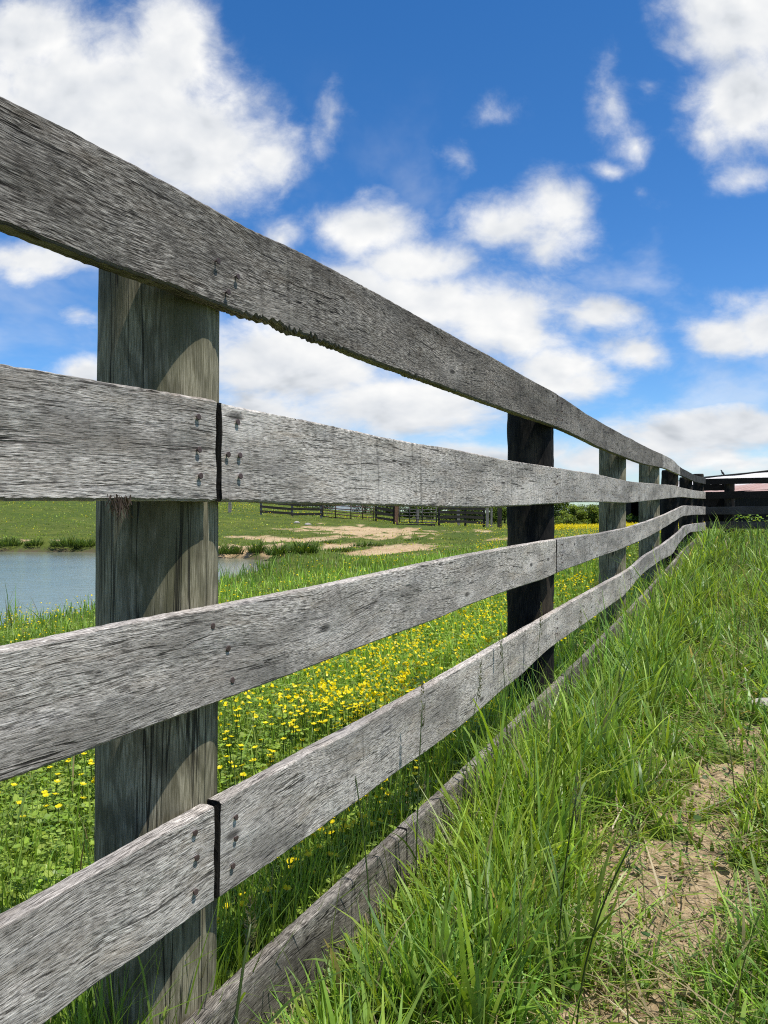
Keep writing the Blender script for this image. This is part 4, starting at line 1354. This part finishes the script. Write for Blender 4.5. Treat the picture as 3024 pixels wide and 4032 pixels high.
# ------------------------------------------------------------------ seeding stalks, docks, tussocks
def stalk(s_, o_, h, lean, az, label, big=1.0):
    x, y = fp(s_, o_); z = gz1(x, y)
    pts = []
    for j in range(8):
        t_ = j / 7
        pts.append((math.cos(az) * lean * t_ ** 2 * h, math.sin(az) * lean * t_ ** 2 * h, t_ * h))
    n = 8
    V = []; F = []; C = []
    b = MB(); b.tube(pts, [.0016 * big - .0007 * j / 7 for j in range(8)], 5)
    me = mesh('grass_stalk', b.V, F=b.F, col=np.array([(.085, .13, .035)] * len(b.V)), mats=[M['leaf']], smooth=True)
    o = link('grass_stalk', me, loc=(x, y, z - .01))
    tag(o, label, 'grass stalk')
    # leaf along the stem
    # seed head: whorls of spikelets
    V = []; F = []; C = []
    L = h * .22
    for k in range(60):
        t_ = random.random(); c0 = np.array(pts[-1]) + np.array((math.cos(az) * lean * .3, math.sin(az) * lean * .3, 1)) * (t_ - .55) * L
        wr = .0048 * big * math.sin(math.pi * min(1, .08 + t_ * .92)) + .001
        a = random.uniform(0, 6.28); out = np.array((math.cos(a), math.sin(a), 0)); q = c0 + out * wr
        tip = q + np.array((0, 0, .0085)) + out * .0022
        sd = np.array((-math.sin(a), math.cos(a), 0)) * .0014
        b0 = len(V); V += [tuple(c0), tuple(q + sd + (0, 0, .003)), tuple(tip), tuple(q - sd + (0, 0, .003))]; F.append([b0, b0 + 1, b0 + 2, b0 + 3])
        cc = random.uniform(.7, 1.3); C += [(.13 * cc, .135 * cc, .055 * cc)] * 4
    hd = link('seed_head', mesh('seed_head', V, F=F, col=np.array(C), mats=[M['leaf']]), parent=o)
    # flag leaf
    tl = random.uniform(.35, .6); p = np.array(pts[int(tl * 7)])
    v, q, t, c = blades(np.array([p[0]]), np.array([p[1]]), np.array([p[2]]), np.array([.15 * big]), np.array([.006]), np.array([.5]), np.array([1.2]), np.array([random.uniform(0, 6.28)]), np.array([(.08, .15, .03)]), 6)
    link('blade', mesh('blade', v, quads=q, tris=t, col=c, mats=[M['leaf']], smooth=True), parent=o)


ST = [(-.12, -.10, .34, .15, 1.0, 'short pale plump seed head in front of the foot of the nearest post', 1.7),
      (.42, -.05, .42, .18, 2.2, 'tall dark seeding stalk in front of the kickboard, nearest the joint in it', 1.2),
      (.62, -.06, .47, .10, 1.2, 'seeding stalk with a long arching leaf right beside the kickboard joint', 1.2),
      (.95, -.05, .46, .12, .4, 'slim seeding stalk crossing the fourth board halfway to the black post', 1.0),
      (1.35, -.06, .50, .10, 1.9, 'dark upright seeding stalk crossing the fourth board left of its pale stalk', 1.0),
      (1.70, -.05, .52, .10, .9, 'pale stalk standing against the fourth board near the black post', 1.0),
      (2.0, -.10, .48, .2, 5.0, 'seeding stalk leaning outward at the foot of the black post', 1.0),
      (2.7, -.10, .42, .2, .2, 'seeding stalk in front of the second grey post', 1.0),
      (3.5, -.12, .45, .2, 5.6, 'dark seeding stalk in front of the kickboard, beyond the black post', 1.0),
      (.36, -.46, .40, .25, 5.5, 'brown-tinged seeding stalk at the bottom of the photo, left of the bare soil', 1.2),
      (.50, -.40, .40, .2, 4.9, 'brownish seeding stalk among broad blades above the bare soil', 1.2),
      (.60, -.78, .33, .12, .1, 'single thin stalk rising straight from the bare soil of the path', 1.0)]
for a in ST: stalk(*a)


def dock(s_, o_, n, L, label):
    x, y = fp(s_, o_); z = gz1(x, y)
    e = empty('broadleaf_weed', (x, y, z), label, 'weed')
    for k in range(n):
        az = 2 * math.pi * k / n + random.uniform(-.3, .3); tilt = random.uniform(.5, 1.15); l = L * random.uniform(.7, 1.1)
        V = []; F = []; C = []
        for j in range(8):
            t_ = j / 7; wd = l * .27 * math.sin(math.pi * (.08 + .9 * t_) ** .8) * (1 if j < 7 else .1)
            th = tilt + .75 * t_
            rr = l * t_ * math.sin(tilt + .35 * t_); zz = l * t_ * math.cos(th)
            for sg, up in ((-1, .16), (0, 0), (1, .16)):
                ru = wd * sg
                V.append((math.cos(az) * rr - math.sin(az) * ru, math.sin(az) * rr + math.cos(az) * ru, zz + up * wd + .012 + .006 * math.sin(j * 2.2 + sg)))
                cc = .85 + .3 * random.random(); C.append((.075 * cc, .16 * cc, .03 * cc) if sg else (.12, .2, .06))
        for j in range(7):
            for m_ in range(2): F.append([3 * j + m_, 3 * j + m_ + 1, 3 * j + 4 + m_, 3 * j + 3 + m_])
        link('leaf', mesh('leaf', V, F=F, col=np.array(C), mats=[M['leaf']], smooth=True), parent=e)


dock(.40, -.14, 9, .13, 'broad-leaved green weed tucked against the kickboard left of its joint')
dock(.22, -.34, 7, .10, 'broad-leaved weed among grass at the bottom edge of the photo')
dock(3.3, -.40, 7, .12, 'broad-leaved weed in the grass beyond the bare soil')
dock(.05, -.78, 6, .05, 'tiny pale seedling on the bare soil of the path')

# leafy weeds at the foot of the black fence
def bushy(name, x, y, rad, hgt, n, label, pal, cat, leaf=.05, group=None):
    z = gz1(x, y)
    t_ = rng.random((n, 3)) * 2 - 1
    t_ = t_[(t_ ** 2).sum(1) < 1]; n = len(t_)
    px = t_[:, 0] * rad; py = t_[:, 1] * rad * .6; pz = (t_[:, 2] * .5 + .5) * hgt * (.6 + .4 * fbm(px * 2 + x, py * 2, 5, 2) * 2)
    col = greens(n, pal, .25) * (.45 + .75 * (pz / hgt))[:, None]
    v, q, t, c = leaf_discs(px, py, pz, leaf * rng.uniform(.6, 1.3, n), rng.normal(.1, .6, n), rng.uniform(0, 6.28, n), col)
    tag(link(name, mesh(name, v, quads=q, tris=t, col=c, mats=[M['leaf']]), loc=(x, y, z)), label, cat, group)


x_, y_ = perp(.72, .55)
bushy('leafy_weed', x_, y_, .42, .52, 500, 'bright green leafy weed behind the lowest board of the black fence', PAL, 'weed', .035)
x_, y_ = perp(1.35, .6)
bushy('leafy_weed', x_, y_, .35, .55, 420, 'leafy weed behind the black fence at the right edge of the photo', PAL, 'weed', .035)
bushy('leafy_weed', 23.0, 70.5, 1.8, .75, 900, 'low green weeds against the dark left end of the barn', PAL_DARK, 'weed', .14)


def tussock(x, y, rad, h, n, label):
    z = gz1(x, y)
    a = rng.uniform(0, 6.28, n); rr = rad * np.sqrt(rng.random(n))
    px, py = np.cos(a) * rr, np.sin(a) * rr
    v, q, t, c = blades(px, py, np.zeros(n) - .02, h * rng.lognormal(0, .25, n) * (1.1 - .5 * rr / rad), .028 * rng.uniform(.6, 1.4, n), .15 + .5 * rr / rad * rng.random(n), np.abs(rng.normal(.6, .4, n)), a + rng.normal(0, .6, n),
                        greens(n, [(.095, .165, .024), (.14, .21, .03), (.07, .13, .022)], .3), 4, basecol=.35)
    tag(link('grass_tussock', mesh('grass_tussock', v, quads=q, tris=t, col=c, mats=[M['leaf']], smooth=True), loc=(x, y, z)), label, 'tussock')


def shore(px, dist_in=.25):
    """point on the far bank in the direction of a bearing"""
    u = (px - 830) / 1661
    yy = np.linspace(18, 34, 400); xx = u * yy
    d = pond_sd(xx, yy)
    i = np.where(d < 0)[0]
    k = i[-1] if len(i) else 60
    j = k
    while j < 399 and d[j] < dist_in: j += 1
    return float(xx[j]), float(yy[j])


for px, rad, h, lab in ((15, .9, .42, 'grass clump on the far bank at the left edge of the photo'), (75, .45, .36, 'small grass clump on the far bank, second from the left edge'),
                        (150, .95, .48, 'wide dark grass clump on the far bank just left of the nearest post'), (186, .6, .46, 'grass clump on the far bank touching the left side of the nearest post'),
                        (498, .75, .44, 'dark grass clump on the far bank just right of the nearest post'), (556, .42, .5, 'rounded grass tussock alone at the water beside bare sand'),
                        (606, .62, .5, 'yellow-tinged grass tussock at the right end of the far bank'), (655, .6, .42, 'grass tussock where the pond narrows at its right tip')):
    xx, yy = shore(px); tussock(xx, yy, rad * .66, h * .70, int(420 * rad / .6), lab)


for px, Y_, rad, h, lab in ((735, 26.0, .55, .16, 'low green hummock on the sandy bank, nearest the right tip of the pond'), (793, 27.5, .6, .17, 'low green hummock in the middle of the sandy bank'),
                            (850, 30, .7, .18, 'green hummock on the sandy bank below the short plank panel'), (700, 31, .7, .17, 'low hummock on the sandy bank below the end of the plank fence'),
                            (905, 33, .75, .18, 'green hummock on the bank below the grey tube gate'), (640, 34, .8, .16, 'low hummock on the bank below the far plank fence')):
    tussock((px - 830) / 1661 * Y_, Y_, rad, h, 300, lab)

# ------------------------------------------------------------------ trees
def tree(x, y, h, w, label, pal, n=4200, dense=1.0, kind='tree'):
    z = gz1(x, y) - .1
    e = empty(kind, (x, y, z), label, 'tree')
    b = MB()
    b.tube([(0, 0, 0), (.03 * h, 0, h * .2), (-.02 * h, .02 * h, h * .45), (.02 * h, 0, h * .8)], [.035 * h, .028 * h, .02 * h, .006 * h], 7)
    for k in range(7):
        a = random.uniform(0, 6.28); z0 = h * random.uniform(.15, .55); l = w * random.uniform(.35, .6)
        b.tube([(0, 0, z0), (math.cos(a) * l * .5, math.sin(a) * l * .5, z0 + l * .35), (math.cos(a) * l, math.sin(a) * l, z0 + l * .85)], [.014 * h, .009 * h, .003 * h], 5)
    link('trunk', b.mesh('trunk', [M['bark']], True), parent=e)
    # crown: leaf clumps round twig ends, uneven outline
    P = []; Cc = []
    nc = 46
    for k in range(nc):
        a = random.uniform(0, 6.28); f = random.random() ** .6; t_ = random.random()
        rad = w * .5 * f * (math.sin(math.pi * (.16 + .78 * t_)) ** .6)
        c0 = np.array((math.cos(a) * rad, math.sin(a) * rad, h * (.12 + .84 * t_)))
        cr = w * random.uniform(.09, .19); m_ = int(n / nc * (cr / (w * .14)) ** 2)
        d = rng.normal(0, 1, (m_, 3)); d /= np.linalg.norm(d, axis=1, keepdims=True); d *= (rng.random((m_, 1)) ** .45) * cr
        d[:, 2] *= .75
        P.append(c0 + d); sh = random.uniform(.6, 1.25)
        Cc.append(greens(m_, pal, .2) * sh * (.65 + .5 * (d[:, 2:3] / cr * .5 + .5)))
    P = np.concatenate(P); Cc = np.concatenate(Cc)
    nn = len(P)
    v, q, t, c = leaf_discs(P[:, 0], P[:, 1], P[:, 2], h * .026 * rng.uniform(.6, 1.5, nn) + .02, rng.normal(.2, .7, nn), rng.uniform(0, 6.28, nn), Cc)
    link('crown', mesh('crown', v, quads=q, tris=t, col=c, mats=[M['tree']]), parent=e)


TP1 = [(.150, .230, .036), (.200, .27, .045), (.10, .165, .032)]
TP2 = [(.230, .315, .050), (.29, .35, .06), (.16, .24, .042)]
TP3 = [(.06, .105, .026), (.085, .14, .034)]


def px_tree(px, ytop, Y, w, label, pal, n=4200, ybase=None):
    x = (px - 830) / 1661 * Y
    top = CAMZ + (1106 - ytop) / 1661 * Y
    g = gz1(x, Y)
    tree(x, Y, max(1.2, (top - g) * 1.06 + .1), w * 1.15, label, pal, n)


px_tree(1213, 1084, 72, 2.7, 'dark green rounded tree right of the black post, beyond the yellow meadow', TP1, 3200)
px_tree(1180, 1088, 74, 2.6, 'green tree half hidden behind the black post', TP1)
px_tree(1240, 1097, 70, 2.4, 'pale green bushy tree midway between the black post and the third post', TP2)
px_tree(1262, 1095, 78, 2.6, 'taller olive tree left of the third post, behind paler bushes', TP1)
px_tree(1282, 1096, 71, 2.2, 'yellowish green bush just left of the third post', TP2)
px_tree(1300, 1092, 80, 2.8, 'dark tree partly hidden by the third post', TP3)
px_tree(1226, 1112, 66, 1.9, 'low bright bush at the front of the tree line beyond the yellow meadow', TP2, 1600)
px_tree(1090, 1085, 82, 3.0, 'tree directly behind the lone dark post at the far gates', TP1)
px_tree(1062, 1083, 88, 3.4, 'green tree behind the close-set posts of the far fence', TP2)
px_tree(1025, 1084, 84, 3.0, 'green tree behind the right part of the four-board fence', TP1)
px_tree(985, 1080, 92, 3.6, 'pale green tree behind the left part of the four-board fence', TP2)
px_tree(935, 1078, 88, 3.4, 'dark green tree seen through the right half of the grey tube gate', TP1)
px_tree(888, 1080, 90, 3.6, 'leafy tree seen through the left half of the grey tube gate', TP3)
px_tree(835, 1078, 94, 3.4, 'tree behind the short plank panel between the gates', TP2)
px_tree(790, 1080, 98, 3.8, 'dark tree behind the right part of the rusty gate', TP3)
px_tree(700, 1078, 100, 3.4, 'green tree behind the hinge end of the rusty gate', TP1)
px_tree(655, 1080, 96, 3.6, 'pale tree behind the right half of the far plank fence', TP2)
px_tree(600, 1078, 100, 3.8, 'green tree behind the left half of the far plank fence', TP2)

# ------------------------------------------------------------------ sky
W = bpy.data.worlds.new('World'); SC.world = W; W.use_nodes = True
W.node_tree.nodes.clear()
t = NT(W.node_tree)
out = t.new('ShaderNodeOutputWorld'); bg = t.new('ShaderNodeBackground')
sky = t.new('ShaderNodeTexSky', sky_type='NISHITA')
sky.sun_disc = False; sky.sun_elevation = SUN_EL; sky.sun_rotation = SUN_AZ
sky.altitude = 200; sky.air_density = 1.0; sky.dust_density = .35; sky.ozone_density = 2.2
tc = t.new('ShaderNodeTexCoord'); D = tc.outputs['Generated']
dx, dy, dz = t.sep(D)

# clouds stand at fixed bearings in the sky: (bearing tangent, elevation tangent, radius, radius, strength)
CL = [(150, 250, 330, 215, 1.25), (385, 90, 105, 130, 1.0), (400, 310, 190, 165, 1.1), (580, 340, 75, 62, .8), (60, 70, 150, 130, 1.1), (320, 180, 160, 150, .8),
      (705, 270, 36, 66, .36), (800, 490, 140, 72, .95), (905, 565, 160, 62, .95), (1085, 485, 140, 70, .8), (1195, 455, 76, 84, .75), (1170, 530, 90, 60, .7),
      (920, 660, 300, 85, 1.0), (1080, 680, 170, 110, 1.0), (750, 620, 150, 70, .9), (1120, 740, 130, 60, .85), (600, 515, 60, 40, .6),
      (650, 800, 280, 110, 1.0), (860, 870, 270, 85, 1.0), (960, 780, 130, 70, .8), (560, 900, 200, 80, .9),
      (1290, 690, 95, 48, .95), (1370, 765, 80, 55, .85), (1200, 795, 130, 58, .9), (1270, 830, 90, 40, .7),
      (1560, 725, 105, 52, .95), (1650, 705, 80, 66, .9), (1590, 45, 170, 130, 1.15), (1610, 200, 140, 125, 1.1), (1530, 280, 70, 45, .6),
      (1335, 205, 40, 95, .42), (1370, 305, 36, 50, .38), (1305, 365, 42, 22, .50), (1420, 165, 50, 40, .30), (1605, 372, 60, 34, .44), (1385, 410, 30, 22, .26),
      (1480, 945, 230, 58, .95), (1620, 930, 130, 52, 1.0), (1300, 990, 240, 50, .75), (1580, 1000, 200, 40, .75), (1050, 980, 220, 40, .7),
      (70, 565, 170, 42, .75), (175, 680, 75, 34, .5), (185, 800, 75, 34, .7), (40, 600, 80, 30, .4), (1050, 240, 42, 36, .26), (985, 350, 32, 34, .28), (1590, 640, 70, 24, .34),
      (800, 1040, 900, 40, .45)]

UVd = t.comb(t.math('DIVIDE', dx, t.math('MAXIMUM', dy, .02)), t.math('DIVIDE', dz, t.math('MAXIMUM', dy, .02)), 0)
# billowing displacement of the outlines
wr = t.noise(UVd, 4.2, 5, .6, color=True)
Pw = t.vmath('ADD', UVd, t.vmath('MULTIPLY', t.vmath('SUBTRACT', wr, (.5, .5, .5)), (.085, .07, 0)))


def field(vec):
    acc = None
    for (px, py, rx, ry, a) in CL:
        cu, cv = (px - 830) / 1661, (1106 - py) / 1661
        iu, iv = 1661 / rx, 1661 / ry
        v = t.vmath('MULTIPLY_ADD', vec, (iu, iv, 0), (-cu * iu, -cv * iv, 0))
        q = t.math('MULTIPLY_ADD', t.vmath('LENGTH', v), -a * .82, a)
        acc = q if acc is None else t.math('SMOOTH_MAX', acc, q, .25)
    return acc


a0 = field(Pw)
ud, vd, _ = t.sep(UVd)                                      # layers flatten towards the horizon
UVn = t.comb(ud, t.math('SUBTRACT', vd, t.math('MULTIPLY', t.math('EXPONENT', t.math('MULTIPLY', vd, -5.0)), .40)), 0)
n1 = t.noise(UVn, 6.5, 8, .60, .25)
n2 = t.noise(UVn, 19, 8, .64, .35)
r0 = t.noise(UVn, 7.0, 4, .52, .2)
n3 = t.noise(t.vmath('ADD', UVn, (.014, .034, 0)), 7.0, 4, .52, .2)
dd = t.math('ADD', a0, t.math('ADD', t.math('MULTIPLY', t.math('SUBTRACT', n1, .5), 1.35), t.math('MULTIPLY', t.math('SUBTRACT', n2, .5), .60)))


def cloud_colour(dd, relief, dz):
    alpha = t.math('POWER', t.smooth(dd, -.12, .68), 1.35)
    lit = t.math('ADD', .80, t.math('MULTIPLY', relief, 1.45))
    lit = t.math('SUBTRACT', lit, t.math('MULTIPLY', t.smooth(dd, .6, 1.5), .20))
    lit = t.math('SUBTRACT', lit, t.smooth(dz, .02, .30, .12, 0), clamp=True)
    return alpha, t.ramp(lit, [(.0, (.33, .37, .43)), (.35, (.50, .54, .59)), (.62, (.76, .79, .83)), (1.0, (1.0, 1.0, .99))])


# clear sky: deeper and bluer than the raw model, as the photograph shows it
hsv = t.new('ShaderNodeHueSaturation'); hsv.inputs['Saturation'].default_value = 1.35; hsv.inputs['Value'].default_value = .142
hsv.inputs['Hue'].default_value = .504
t.l.new(sky.outputs[0], hsv.inputs['Color'])
skyc = t.mix(1.0, hsv.outputs[0], t.ramp(t.math('MAXIMUM', dz, 0), [(0, (.70, .92, 1.18)), (.25, (.86, .98, 1.10)), (.5, (.95, 1.0, 1.05))]), 'MULTIPLY')
al, cc = cloud_colour(dd, t.math('SUBTRACT', r0, n3), dz)
veil = t.math('MULTIPLY', t.smooth(t.noise(UVn, 3.4, 6, .6, .3), .48, .72), t.smooth(vd, .62, .22, 0, .42))
al = t.math('MAXIMUM', al, veil)
t.l.new(t.mix(al, skyc, cc), bg.inputs[0]); bg.inputs[1].default_value = 1.0
# unseen rest of the sky, clouds added for a whiter, more neutral fill
zc = t.math('ADD', t.math('MAXIMUM', dz, 0), .18)
Q = t.comb(t.math('DIVIDE', dx, zc), t.math('DIVIDE', dy, zc), 0)
db = t.math('MULTIPLY', t.math('SUBTRACT', t.noise(Q, 1.3, 5, .58, .3), .49), 4.5)
al2, cc2 = cloud_colour(db, 0.0, dz)
bg2 = t.new('ShaderNodeBackground'); t.l.new(t.mix(al2, skyc, cc2), bg2.inputs[0])
uu = t.math('ABSOLUTE', t.sep(UVd)[0])
fm = t.math('MULTIPLY', t.smooth(dy, .1, .3), t.math('MULTIPLY', t.smooth(uu, .62, .9, 1, 0), t.smooth(t.sep(UVd)[1], .75, 1.0, 1, 0)))
ms = t.new('ShaderNodeMixShader')
t.l.new(fm, ms.inputs[0]); t.l.new(bg2.outputs[0], ms.inputs[1]); t.l.new(bg.outputs[0], ms.inputs[2])
t.l.new(ms.outputs[0], out.inputs[0])
W.cycles.sampling_method = 'MANUAL'; W.cycles.sample_map_resolution = 512

sun = bpy.data.lights.new('sun', 'SUN'); sun.energy = 5.0; sun.angle = R(.53); sun.color = (1.0, .955, .89)
so = bpy.data.objects.new('sun', sun); COL.objects.link(so)
# the lamp shines along its local -Z
sx, sy, sz_ = math.sin(SUN_AZ) * math.cos(SUN_EL), math.cos(SUN_AZ) * math.cos(SUN_EL), math.sin(SUN_EL)
from mathutils import Vector
so.rotation_euler = Vector((sx, sy, sz_)).to_track_quat('Z', 'Y').to_euler()
so.location = (sx * 30, sy * 30, sz_ * 30)

# ------------------------------------------------------------------ camera
cam = bpy.data.cameras.new('camera'); cam.sensor_fit = 'VERTICAL'; cam.sensor_height = 36; cam.lens = 36 * 1661 / 2212
cam.clip_start = .02; cam.clip_end = 4000
co = bpy.data.objects.new('camera', cam); COL.objects.link(co)
co.location = (0, 0, CAMZ); co.rotation_euler = (R(90), 0, 0)
SC.camera = co

SC.render.engine = 'CYCLES'
SC.view_settings.view_transform = 'Standard'; SC.view_settings.look = 'None'; SC.view_settings.exposure = 0; SC.view_settings.gamma = 1
SC.cycles.max_bounces = 4; SC.cycles.diffuse_bounces = 2; SC.cycles.glossy_bounces = 2; SC.cycles.transmission_bounces = 3
SC.cycles.use_denoising = False                       # keeps the fine grain of wood and grass
SC.cycles.filter_width = 1.1
SC.render.resolution_x = 768; SC.render.resolution_y = 1024
